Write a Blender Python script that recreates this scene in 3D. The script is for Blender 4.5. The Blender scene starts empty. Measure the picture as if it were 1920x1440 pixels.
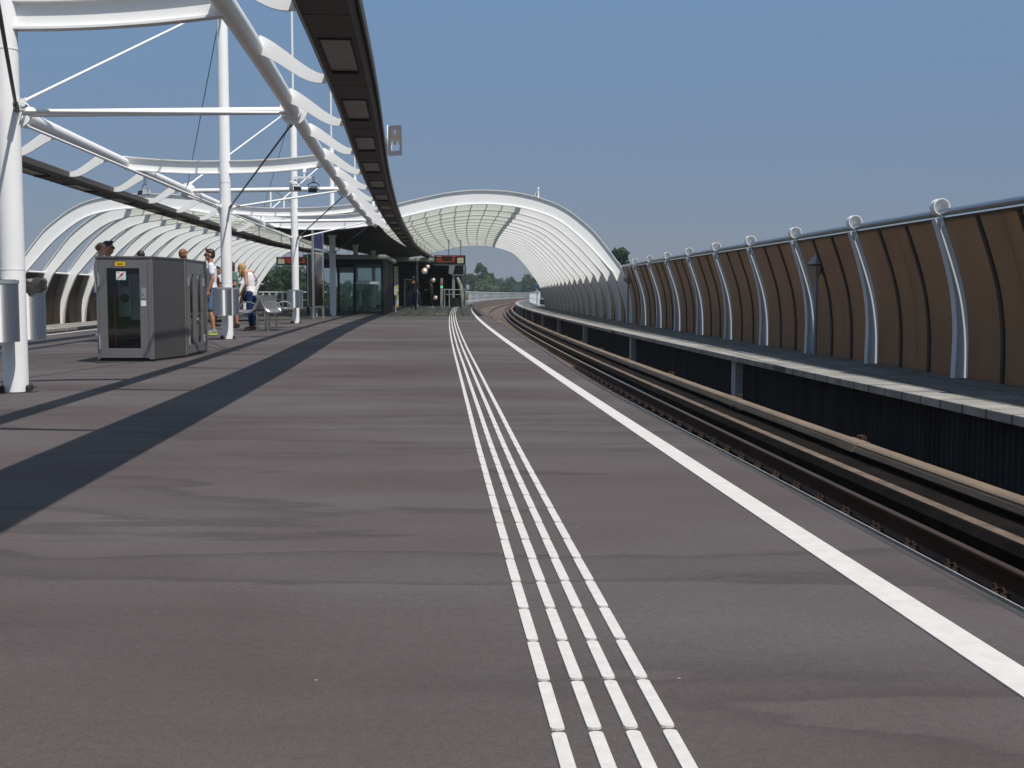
import bpy, bmesh, math, random
from mathutils import Vector, Matrix
random.seed(7)
SC = bpy.context.scene
COL = SC.collection
# ------------------------------------------------------------------ camera
FPX = 2220.0; PITCH = math.atan(169/FPX); CH = .854
cam_d = bpy.data.cameras.new('camera'); cam = bpy.data.objects.new('camera', cam_d); COL.objects.link(cam)
cam_d.sensor_width = 36; cam_d.lens = 36*FPX/1920; cam_d.clip_start = .05; cam_d.clip_end = 9000
cam.location = (0, 0, CH); cam.rotation_euler = (math.pi/2-PITCH, 0, 0)
SC.camera = cam
# ------------------------------------------------------------------ light
SUNV = Vector((.38, -.42, 1)).normalized()
elev = math.asin(SUNV.z); azim = math.atan2(SUNV.x, SUNV.y)
world = bpy.data.worlds.new('World'); SC.world = world; world.use_nodes = True
nt = world.node_tree; bg = nt.nodes['Background']
sky = nt.nodes.new('ShaderNodeTexSky'); sky.sky_type = 'NISHITA'; sky.sun_disc = False
sky.sun_elevation = elev; sky.sun_rotation = azim; sky.altitude = 0
sky.air_density = 1.0; sky.dust_density = .6; sky.ozone_density = 2.0
tint = nt.nodes.new('ShaderNodeMix'); tint.data_type = 'RGBA'; tint.blend_type = 'MIX'
tint.inputs[0].default_value = .78
gco = nt.nodes.new('ShaderNodeTexCoord'); gsx = nt.nodes.new('ShaderNodeSeparateXYZ'); gr = nt.nodes.new('ShaderNodeValToRGB')
gr.color_ramp.elements[0].position = 0.0; gr.color_ramp.elements[0].color = (.130, .158, .258, 1)
gr.color_ramp.elements[1].position = .26; gr.color_ramp.elements[1].color = (.164, .285, .460, 1)
e_ = gr.color_ramp.elements.new(.6); e_.color = (.30, .38, .50, 1)
gm = nt.nodes.new('ShaderNodeMix'); gm.data_type = 'RGBA'; gm.blend_type = 'MULTIPLY'; gm.inputs[0].default_value = 1; gm.inputs[7].default_value = (10, 10, 10, 1)
gm.clamp_result = False
nt.links.new(gco.outputs['Generated'], gsx.inputs[0]); nt.links.new(gsx.outputs[2], gr.inputs[0]); nt.links.new(gr.outputs[0], gm.inputs[6]); nt.links.new(gm.outputs[2], tint.inputs[7])
nt.links.new(sky.outputs[0], tint.inputs[6]); nt.links.new(tint.outputs[2], bg.inputs[0])
bg.inputs[1].default_value = .1
sd = bpy.data.lights.new('sun', 'SUN'); sd.energy = 4.6; sd.angle = math.radians(.53); sd.color = (1, .95, .88)
sun = bpy.data.objects.new('sun', sd); COL.objects.link(sun); sun.location = (10, -10, 30)
sun.rotation_euler = SUNV.to_track_quat('Z', 'Y').to_euler()
SC.view_settings.view_transform = 'Standard'; SC.view_settings.look = 'None'
SC.view_settings.exposure = 0; SC.view_settings.gamma = 1
SC.cycles.max_bounces = 8; SC.cycles.transparent_max_bounces = 24
SC.cycles.use_denoising = True
# ------------------------------------------------------------------ layout of the curved station
def lerp(a, b, t): return a+(b-a)*t
def interp(tab, x):
    if x <= tab[0][0]: return tab[0][1]
    for (a, b), (c, d) in zip(tab, tab[1:]):
        if x <= c: return b+(d-b)*(x-a)/(c-a)
    return tab[-1][1]
def sinterp(tab, x):
    xs = [p[0] for p in tab]
    if x <= xs[0] or x >= xs[-1]: return interp(tab, x)
    i = max(j for j in range(len(xs)-1) if xs[j] <= x)
    def m(j):
        a, b = max(j-1, 0), min(j+1, len(tab)-1)
        return (tab[b][1]-tab[a][1])/(tab[b][0]-tab[a][0])
    h = xs[i+1]-xs[i]; t = (x-xs[i])/h; y0, y1 = tab[i][1], tab[i+1][1]
    return (2*t**3-3*t*t+1)*y0+(t**3-2*t*t+t)*h*m(i)+(-2*t**3+3*t*t)*y1+(t**3-t*t)*h*m(i+1)
def T(s): return 3.923-.0712*s+.000264*s*s
def Td(s): return -.0712+.000528*s
def W(s, u, z=0.0):
    d = Td(s); n = math.sqrt(1+d*d)
    return Vector((T(s)+u/n, s-u*d/n, z))
def Wt(s):
    d = Td(s); return Vector((d, 1, 0)).normalized()
def Wn(s):
    d = Td(s); return Vector((1, -d, 0)).normalized()
UC = [(-12, -7.45), (10.8, -7.53), (22.9, -7.83), (35, -8.07), (47, -8.2), (60, -8.4), (100, -8.7)]
UE = [(2.5, -2.29), (6, -2.30), (11, -2.33), (18, -2.22), (30, -2.10), (46, -2.12), (66, -2.15), (100, -2.2)]
UW = [(-5, 2.86), (15, 2.96), (22, 3.05), (35, 3.14), (52, 3.3), (100, 3.55)]
def uc(s): return sinterp(UC, s)
def ue(s): return sinterp(UE, s)
def uw(s): return sinterp(UW, s)
def mir(s, u): return 2*uc(s)-u
ZW = -.22; ZL = -.38; ZSLAB = -1.2
def uel(s): return mir(s, ue(s))+.1
def zfloor(s, u):
    m = uc(s)
    return 0.0 if u > m else -.15*min(1, (m-u)/5.8)
def rise(s): return max(0.0, (s-50)/50)*.72
def g(x, y, z=0.0):
    dx = x-960; dy = (720-y)*math.sin(PITCH)+FPX*math.cos(PITCH); dz = (720-y)*math.cos(PITCH)-FPX*math.sin(PITCH)
    t = (z-CH)/dz; return Vector((dx*t, dy*t, z))
def at(x, y, Y):
    dx = x-960; dy = (720-y)*math.sin(PITCH)+FPX*math.cos(PITCH); dz = (720-y)*math.cos(PITCH)-FPX*math.sin(PITCH)
    t = Y/dy; return Vector((dx*t, Y, CH+dz*t))
# ------------------------------------------------------------------ materials
def nodes(name):
    m = bpy.data.materials.new(name); m.use_nodes = True
    return m, m.node_tree, m.node_tree.nodes['Principled BSDF']
def pbr(name, col, rough=.5, metal=0.0, var=.12, scale=3.0, bump=0.0, bscale=40.0, spec=.5, stretch=(1, 1, 1), alpha=None, col2=None):
    m, t, b = nodes(name); L = t.links; N = t.nodes
    tc = N.new('ShaderNodeTexCoord'); mp = N.new('ShaderNodeMapping'); mp.inputs['Scale'].default_value = stretch
    L.new(tc.outputs['Object'], mp.inputs[0])
    n = N.new('ShaderNodeTexNoise'); n.inputs['Scale'].default_value = scale; n.inputs['Detail'].default_value = 6
    n.inputs['Roughness'].default_value = .65
    L.new(mp.outputs[0], n.inputs['Vector'])
    r = N.new('ShaderNodeValToRGB'); r.color_ramp.elements[0].position = .3; r.color_ramp.elements[1].position = .72
    c2 = col2 or tuple(min(1, c*(1+var)) for c in col); c1 = tuple(c*(1-var) for c in col)
    r.color_ramp.elements[0].color = (*c1, 1); r.color_ramp.elements[1].color = (*c2, 1)
    L.new(n.outputs[0], r.inputs[0]); L.new(r.outputs[0], b.inputs['Base Color'])
    b.inputs['Roughness'].default_value = rough; b.inputs['Metallic'].default_value = metal
    b.inputs['Specular IOR Level'].default_value = spec
    if bump:
        n2 = N.new('ShaderNodeTexNoise'); n2.inputs['Scale'].default_value = bscale; n2.inputs['Detail'].default_value = 4
        L.new(mp.outputs[0], n2.inputs['Vector'])
        bp = N.new('ShaderNodeBump'); bp.inputs['Strength'].default_value = bump; bp.inputs['Distance'].default_value = .01
        L.new(n2.outputs[0], bp.inputs['Height']); L.new(bp.outputs[0], b.inputs['Normal'])
    return m
def asphalt():
    m, t, b = nodes('asphalt'); L = t.links; N = t.nodes
    tc = N.new('ShaderNodeTexCoord')
    def noise(scale, stretch, detail=5, dist=0, rough=.6):
        mp = N.new('ShaderNodeMapping'); mp.inputs['Scale'].default_value = stretch
        L.new(tc.outputs['Object'], mp.inputs[0])
        n = N.new('ShaderNodeTexNoise'); n.inputs['Scale'].default_value = scale; n.inputs['Detail'].default_value = detail
        n.inputs['Distortion'].default_value = dist; n.inputs['Roughness'].default_value = rough
        L.new(mp.outputs[0], n.inputs['Vector']); return n.outputs[0]
    def ramp(src, pts):
        r = N.new('ShaderNodeValToRGB'); e = r.color_ramp.elements
        while len(e) < len(pts): e.new(.5)
        for k, (p, c) in enumerate(pts): e[k].position = p; e[k].color = (c, c, c, 1) if not isinstance(c, tuple) else (*c, 1)
        L.new(src, r.inputs[0]); return r.outputs[0]
    def mul(a, bb, f=1.0, mode='MULTIPLY'):
        x = N.new('ShaderNodeMix'); x.data_type = 'RGBA'; x.blend_type = mode; x.inputs[0].default_value = f
        L.new(a, x.inputs[6]); L.new(bb, x.inputs[7]); return x.outputs[2]
    base = ramp(noise(1.0, (.20, .42, 1), 4, .3), [(.30, (.066, .049, .046)), (.5, (.083, .068, .0665)), (.70, (.104, .093, .094))])
    bands = ramp(noise(1.0, (.13, .60, 1), 9, .1, .52), [(0, 1.), (.40, 1.), (.45, .91), (.472, .72), (.482, 1.04), (.53, 1.), (.57, .92), (.59, .76), (.599, 1.04), (1, 1)])
    c = mul(base, bands)
    blot = ramp(noise(.55, (1, 1, 1), 8, .2, .7), [(.3, .90), (.5, 1.0), (.72, 1.06)])
    c = mul(c, blot)
    grain = ramp(noise(150, (1, 1, 1), 4, 0, .8), [(.28, .70), (.5, 1.0), (.74, 1.32)])
    c = mul(c, grain)
    mid = ramp(noise(34, (1, 1, 1), 6, 0, .8), [(.3, .85), (.7, 1.15)])
    c = mul(c, mid)
    spots = ramp(noise(2.3, (1, 1.3, 1), 5, 1.2, .7), [(.20, .55), (.27, 1.0), (1, 1)])
    c = mul(c, spots)
    v = N.new('ShaderNodeTexVoronoi'); v.inputs['Scale'].default_value = 3.6; L.new(tc.outputs['Object'], v.inputs['Vector'])
    sp = ramp(v.outputs['Distance'], [(0, 3.6), (.013, 3.6), (.019, 1.0), (1, 1)])
    c = mul(c, sp)
    v2 = N.new('ShaderNodeTexVoronoi'); v2.inputs['Scale'].default_value = 1.25; L.new(tc.outputs['Object'], v2.inputs['Vector'])
    c = mul(c, ramp(v2.outputs['Distance'], [(0, .72), (.020, .74), (.030, 1.0), (1, 1)]))
    L.new(c, b.inputs['Base Color'])
    b.inputs['Roughness'].default_value = .82; b.inputs['Specular IOR Level'].default_value = .3
    bp = N.new('ShaderNodeBump'); bp.inputs['Strength'].default_value = .35; bp.inputs['Distance'].default_value = .004
    L.new(noise(180, (1, 1, 1), 4), bp.inputs['Height']); L.new(bp.outputs[0], b.inputs['Normal'])
    return m
def tiles(name, c1, c2, mort, sx, sy, msize=.02, offs=.5, var=.2):
    m, t, b = nodes(name); L = t.links; N = t.nodes
    tc = N.new('ShaderNodeTexCoord')
    br = N.new('ShaderNodeTexBrick'); br.offset = offs
    L.new(tc.outputs['Object'], br.inputs['Vector'])
    br.inputs['Color1'].default_value = (*c1, 1); br.inputs['Color2'].default_value = (*c2, 1); br.inputs['Mortar'].default_value = (*mort, 1)
    br.inputs['Scale'].default_value = 1; br.inputs['Mortar Size'].default_value = msize
    br.inputs['Brick Width'].default_value = sx; br.inputs['Row Height'].default_value = sy
    n = N.new('ShaderNodeTexNoise'); n.inputs['Scale'].default_value = 2.2; n.inputs['Detail'].default_value = 9; L.new(tc.outputs['Object'], n.inputs['Vector'])
    r = N.new('ShaderNodeValToRGB'); r.color_ramp.elements[0].position = .3; r.color_ramp.elements[1].position = .7
    r.color_ramp.elements[0].color = (1-var,)*3+(1,); r.color_ramp.elements[1].color = (1+var,)*3+(1,)
    L.new(n.outputs[0], r.inputs[0])
    x = N.new('ShaderNodeMix'); x.data_type = 'RGBA'; x.blend_type = 'MULTIPLY'; x.inputs[0].default_value = 1
    L.new(br.outputs[0], x.inputs[6]); L.new(r.outputs[0], x.inputs[7]); L.new(x.outputs[2], b.inputs['Base Color'])
    b.inputs['Roughness'].default_value = .85
    return m
def translucent(name, col, trans=.5, clear=0.0, gloss=.06, tcol=None, rough=.4, stripe=0, var=.1):
    m = bpy.data.materials.new(name); m.use_nodes = True; t = m.node_tree; N = t.nodes; L = t.links
    N.clear(); out = N.new('ShaderNodeOutputMaterial')
    tc = N.new('ShaderNodeTexCoord'); n = N.new('ShaderNodeTexNoise'); n.inputs['Scale'].default_value = 1.6; n.inputs['Detail'].default_value = 8
    L.new(tc.outputs['Object'], n.inputs['Vector'])
    r = N.new('ShaderNodeValToRGB'); r.color_ramp.elements[0].position = .3; r.color_ramp.elements[1].position = .7
    r.color_ramp.elements[0].color = (1-var,)*3+(1,); r.color_ramp.elements[1].color = (1+var,)*3+(1,)
    L.new(n.outputs[0], r.inputs[0])
    src = r.outputs[0]
    if stripe:
        w = N.new('ShaderNodeTexWave'); w.bands_direction = 'Z'; w.inputs['Scale'].default_value = stripe
        L.new(tc.outputs['Object'], w.inputs['Vector'])
        r2 = N.new('ShaderNodeValToRGB'); r2.color_ramp.elements[0].color = (.90, .90, .90, 1); r2.color_ramp.elements[1].color = (1.05, 1.05, 1.05, 1)
        L.new(w.outputs[0], r2.inputs[0])
        x = N.new('ShaderNodeMix'); x.data_type = 'RGBA'; x.blend_type = 'MULTIPLY'; x.inputs[0].default_value = 1
        L.new(src, x.inputs[6]); L.new(r2.outputs[0], x.inputs[7]); src = x.outputs[2]
    def tinted(c):
        x = N.new('ShaderNodeMix'); x.data_type = 'RGBA'; x.blend_type = 'MULTIPLY'; x.inputs[0].default_value = 1
        x.inputs[6].default_value = (*c, 1); L.new(src, x.inputs[7]); return x.outputs[2]
    d = N.new('ShaderNodeBsdfDiffuse'); L.new(tinted(col), d.inputs[0])
    tr = N.new('ShaderNodeBsdfTranslucent'); L.new(tinted(tcol or col), tr.inputs[0])
    a = N.new('ShaderNodeMixShader'); a.inputs[0].default_value = trans; L.new(d.outputs[0], a.inputs[1]); L.new(tr.outputs[0], a.inputs[2])
    cur = a.outputs[0]
    if clear:
        c = N.new('ShaderNodeBsdfTransparent'); c.inputs[0].default_value = (*(tcol or col), 1)
        e = N.new('ShaderNodeMixShader'); e.inputs[0].default_value = clear; L.new(cur, e.inputs[1]); L.new(c.outputs[0], e.inputs[2]); cur = e.outputs[0]
    gl = N.new('ShaderNodeBsdfGlossy'); gl.inputs['Roughness'].default_value = rough
    lw = N.new('ShaderNodeFresnel'); lw.inputs[0].default_value = 1.45
    f = N.new('ShaderNodeMixShader'); mu = N.new('ShaderNodeMath'); mu.operation = 'MULTIPLY'; mu.inputs[1].default_value = gloss*10
    mu.use_clamp = True
    L.new(lw.outputs[0], mu.inputs[0]); L.new(mu.outputs[0], f.inputs[0]); L.new(cur, f.inputs[1]); L.new(gl.outputs[0], f.inputs[2])
    L.new(f.outputs[0], out.inputs[0])
    return m
def glass(name, col=(.5, .6, .58), refl=.8, rough=.02):
    m = bpy.data.materials.new(name); m.use_nodes = True; t = m.node_tree; N = t.nodes; L = t.links
    N.clear(); out = N.new('ShaderNodeOutputMaterial')
    c = N.new('ShaderNodeBsdfTransparent'); c.inputs[0].default_value = (*col, 1)
    gl = N.new('ShaderNodeBsdfGlossy'); gl.inputs['Roughness'].default_value = rough
    gl.inputs[0].default_value = (refl, refl, refl, 1)
    fr = N.new('ShaderNodeFresnel'); fr.inputs[0].default_value = 1.5
    f = N.new('ShaderNodeMixShader'); L.new(fr.outputs[0], f.inputs[0]); L.new(c.outputs[0], f.inputs[1]); L.new(gl.outputs[0], f.inputs[2])
    L.new(f.outputs[0], out.inputs[0]); return m
def emit(name, col, s):
    m = bpy.data.materials.new(name); m.use_nodes = True; t = m.node_tree; b = t.nodes['Principled BSDF']
    b.inputs['Base Color'].default_value = (*col, 1); b.inputs['Emission Color'].default_value = (*col, 1); b.inputs['Emission Strength'].default_value = s
    return m
def brushed(name, col, rough=.35, vert=True):
    m = pbr(name, col, rough, .85, .10, 2.0, .12, 90, stretch=(1, 1, .03) if vert else (.05, .05, 1)); return m
M = dict(
    asphalt=asphalt(),
    tile=tiles('paving_tiles', (.050, .048, .044), (.062, .06, .055), (.022, .022, .020), .9, .6, .02, .5),
    walk=tiles('walkway_tiles', (.095, .10, .10), (.125, .128, .128), (.05, .055, .045), .6, .6, .03, 0.0, .25),
    coping=tiles('coping_slabs', (.25, .238, .22), (.31, .295, .27), (.09, .09, .08), 1.0, .5, .02, 0, .3),
    edge=pbr('platform_edge_concrete', (.045, .041, .041), .8, 0, .25, 4, .2),
    edgetrim=pbr('edge_trim_metal', (.30, .29, .28), .6, .2, .3, 6),
    rubber=pbr('edge_joint', (.02, .02, .022), .6, 0, .2, 5),
    line=pbr('white_line_paint', (.585, .56, .53), .65, 0, .09, 16, .08, 60),
    rib=pbr('tactile_rib_paint', (.58, .56, .53), .6, 0, .10, 30, .05, 60),
    yellow=pbr('yellow_paint', (.55, .38, .06), .6, 0, .1, 8),
    slab=pbr('track_slab', (.013, .011, .010), .95, 0, .5, 1.5, .5, 12, stretch=(1, .3, 1), spec=.08),
    ballast=pbr('rusty_track_bed', (.085, .055, .038), .95, 0, .4, 2.2, .6, 14, col2=(.16, .12, .09)),
    wallc=pbr('stained_concrete', (.14, .105, .085), .9, 0, .35, 1.5, .3, 10),
    corr=pbr('dark_corrugated', (.045, .045, .048), .9, 0, .35, 3, 0, stretch=(1, 1, .1), spec=.1),
    plinth=pbr('plinth_lit_concrete', (.13, .095, .07), .9, 0, .5, 3, .3, 25),
    plinthside=pbr('plinth_side', (.011, .009, .008), .95, 0, .5, 2, .3, 12, spec=.05),  # dark dirty concrete, with the shade on the plinth put into its colour
    rail=pbr('rusty_rail', (.075, .038, .024), .55, .3, .3, 5, .2, 30),
    railtop=pbr('rail_running_surface', (.30, .23, .19), .28, .85, .2, 3, stretch=(8, .2, 1)),
    clip=pbr('rusty_clip', (.055, .03, .017), .8, .2, .3, 20),
    cover=pbr('third_rail_cover', (.175, .133, .092), .75, 0, .22, 3.5, .15, 25, stretch=(1, .25, 1)),
    galv=pbr('galvanised', (.42, .44, .46), .5, .6, .12, 4),
    pil=pbr('pilaster_paint', (.40, .41, .42), .7, 0, .12, 2.5, stretch=(1, 1, .4)),
    white=pbr('white_steel_paint', (.88, .88, .87), .5, 0, .04, .9, .02, 30, stretch=(1, 1, .5)),
    whitec=pbr('white_column_paint', (.84, .84, .84), .55, 0, .07, 1.1, .05, 70, stretch=(1, 1, .25)),
    shadew=pbr('shaded_white_flange', (.50, .49, .46), .6, 0, .2, 3),  # grey stands in for the shade on the inner rib flanges
    postw=pbr('barrier_post_shaded_white', (.60, .64, .68), .6, 0, .07, 1.4, stretch=(1, 1, .4)),  # white post paint, darkened and blued for the shade of the panels
    whitef=pbr('white_railing_paint', (.74, .76, .80), .5, 0, .04, 2),
    greyc=pbr('grey_steel', (.36, .38, .40), .5, .2, .1, 2),
    cable=pbr('grey_cable', (.12, .125, .13), .5, .5, .1, 6),
    black=pbr('black_plastic', (.012, .012, .013), .5, 0, .2, 4),
    blackbolt=pbr('black_bolt_cap', (.02, .016, .014), .7, 0, .3, 10),
    gutter=pbr('gutter_soffit', (.068, .055, .052), .65, .1, .16, 1.4, .15, 60),
    gutside=pbr('gutter_side', (.115, .105, .098), .55, .3, .15, 2, stretch=(1, .2, 1)),
    lamp=pbr('lamp_diffuser', (.22, .20, .175), .35, 0, .25, 4),
    lampf=pbr('lamp_recess', (.02, .016, .015), .7, 0, .2, 4),
    deck=pbr('dark_roof_soffit', (.022, .020, .019), .8, 0, .2, 1.2),
    decktop=pbr('roof_sheet', (.35, .36, .36), .6, .2, .1, 1),
    seam=pbr('glazing_bar', (.45, .48, .45), .6, .2, .1, 3),
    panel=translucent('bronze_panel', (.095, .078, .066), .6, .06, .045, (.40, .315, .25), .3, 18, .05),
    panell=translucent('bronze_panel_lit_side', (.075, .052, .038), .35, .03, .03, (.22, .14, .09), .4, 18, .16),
    mull=pbr('dark_mullion', (.028, .022, .020), .5, .2, .2, 3),
    tube=pbr('steel_tube', (.34, .39, .44), .32, .75, .1, 3, stretch=(1, .2, 1)),
    glaz=translucent('milky_glazing', (.84, .86, .80), .8, .80, .03, (.82, .86, .78), .3, 0, .02),
    steel=None,
    steeld=brushed('cabinet_steel', (.195, .182, .172), .5),
    steelf=brushed('cabinet_frame_steel', (.31, .295, .285), .5),
    rods=brushed('polished_tube', (.62, .60, .56), .2),
    perf=pbr('perforated_seat_steel', (.20, .20, .21), .5, .3, .1, 30, .4, 300),
    cglass=glass('cabinet_glass', (.80, .85, .85), .9, .03),
    bglass=glass('building_glass', (.74, .82, .80), .9, .05),
    bag=pbr('crumpled_bag', (.05, .047, .045), .4, 0, .4, 12, .8, 25),
    sred=pbr('red_pole', (.85, .03, .03), .5, 0, .1, 3),
    interior=pbr('meter_cabinet_grey', (.62, .64, .62), .6, 0, .2, 3),
    stick_y=pbr('yellow_sticker', (.80, .45, .01), .5, 0, .05, 8),
    stick_w=pbr('white_sticker', (.75, .76, .75), .5, 0, .05, 8),
    stick_b=pbr('cyan_sticker', (.05, .35, .50), .5, 0, .05, 8),
    stick_r=pbr('red_print', (.55, .05, .03), .5, 0, .05, 8),
    blue=pbr('blue_sign', (.012, .022, .11), .5, 0, .1, 3),
    bluesig=pbr('blue_signal_plate', (.01, .06, .25), .5, 0, .1, 3),
    msign=pbr('metro_sign_grey', (.13, .13, .15), .5, .1, .08, 6),
    mlet=pbr('metro_letter', (.16, .14, .12), .6, 0, .15, 20),
    poster=pbr('map_poster', (.30, .22, .15), .6, 0, .5, 5, col2=(.35, .40, .35)),
    bwall=pbr('dark_building', (.014, .014, .016), .5, .1, .25, 2),
    bslab=pbr('shelter_roof_edge', (.30, .30, .27), .6, 0, .12, 2),
    cream=pbr('cream_cladding', (.42, .42, .33), .6, 0, .12, 3),
    orange=emit('display_letters', (.60, .09, .03), .2), redb=emit('display_header', (.17, .015, .02), .15),
    clockf=emit('clock_face', (.36, .32, .25), .35), clockh=pbr('clock_hand', (.03, .03, .03)),
    globe=emit('globe_lamp', (.62, .50, .43), .22), globe2=emit('globe_lamp_hot', (1, .84, .72), 1.3), green=emit('green_led', (.05, .9, .2), 1.6),
    striy=pbr('yellow_block', (.85, .58, .05), .6), striw=pbr('pale_panel', (.70, .74, .78), .6),
    screen=pbr('dark_screen', (.01, .01, .012), .25),
    poleg=pbr('sign_pole_grey', (.20, .25, .30), .5, .3, .1, 3),
    signb=pbr('sign_grey_face', (.30, .29, .28), .5, .3, .15, 6),
    foliage=None,
)
M['steel'] = pbr('brushed_steel', (.52, .52, .52), .42, 1.0, .14, 2.0, .08, 60, stretch=(1, 1, .03))
_t = M['steel'].node_tree; _b = _t.nodes['Principled BSDF']; _b.inputs['Anisotropic'].default_value = .85; _b.inputs['Anisotropic Rotation'].default_value = .25
_g = _t.nodes.new('ShaderNodeTangent'); _g.direction_type = 'RADIAL'; _g.axis = 'Z'; _t.links.new(_g.outputs[0], _b.inputs['Tangent'])
def leafmat(name, a, b, tr=.35):
    m = bpy.data.materials.new(name); m.use_nodes = True; t = m.node_tree; N = t.nodes; L = t.links
    N.clear(); out = N.new('ShaderNodeOutputMaterial')
    tc = N.new('ShaderNodeTexCoord'); n = N.new('ShaderNodeTexNoise'); n.inputs['Scale'].default_value = .9; n.inputs['Detail'].default_value = 4
    L.new(tc.outputs['Object'], n.inputs['Vector'])
    r = N.new('ShaderNodeValToRGB'); r.color_ramp.elements[0].position = .35; r.color_ramp.elements[1].position = .65
    r.color_ramp.elements[0].color = (*a, 1); r.color_ramp.elements[1].color = (*b, 1); L.new(n.outputs[0], r.inputs[0])
    d = N.new('ShaderNodeBsdfDiffuse'); q = N.new('ShaderNodeBsdfTranslucent')
    L.new(r.outputs[0], d.inputs[0]); L.new(r.outputs[0], q.inputs[0])
    x = N.new('ShaderNodeMixShader'); x.inputs[0].default_value = tr; L.new(d.outputs[0], x.inputs[1]); L.new(q.outputs[0], x.inputs[2])
    L.new(x.outputs[0], out.inputs[0]); return m
M['leafdark'] = leafmat('leaves_dark', (.03, .06, .028), (.055, .10, .042))
M['leafpale'] = leafmat('leaves_pale', (.055, .10, .042), (.10, .15, .068))
M['leaffar'] = leafmat('leaves_far_hazed', (.035, .065, .055), (.055, .09, .075))  # bluish haze of distance mixed into the leaf colour
M['bark'] = pbr('bark', (.07, .055, .04), .9, 0, .3, 6)
M['grass'] = pbr('grass_ground', (.05, .09, .03), .95, 0, .3, .05)
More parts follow.
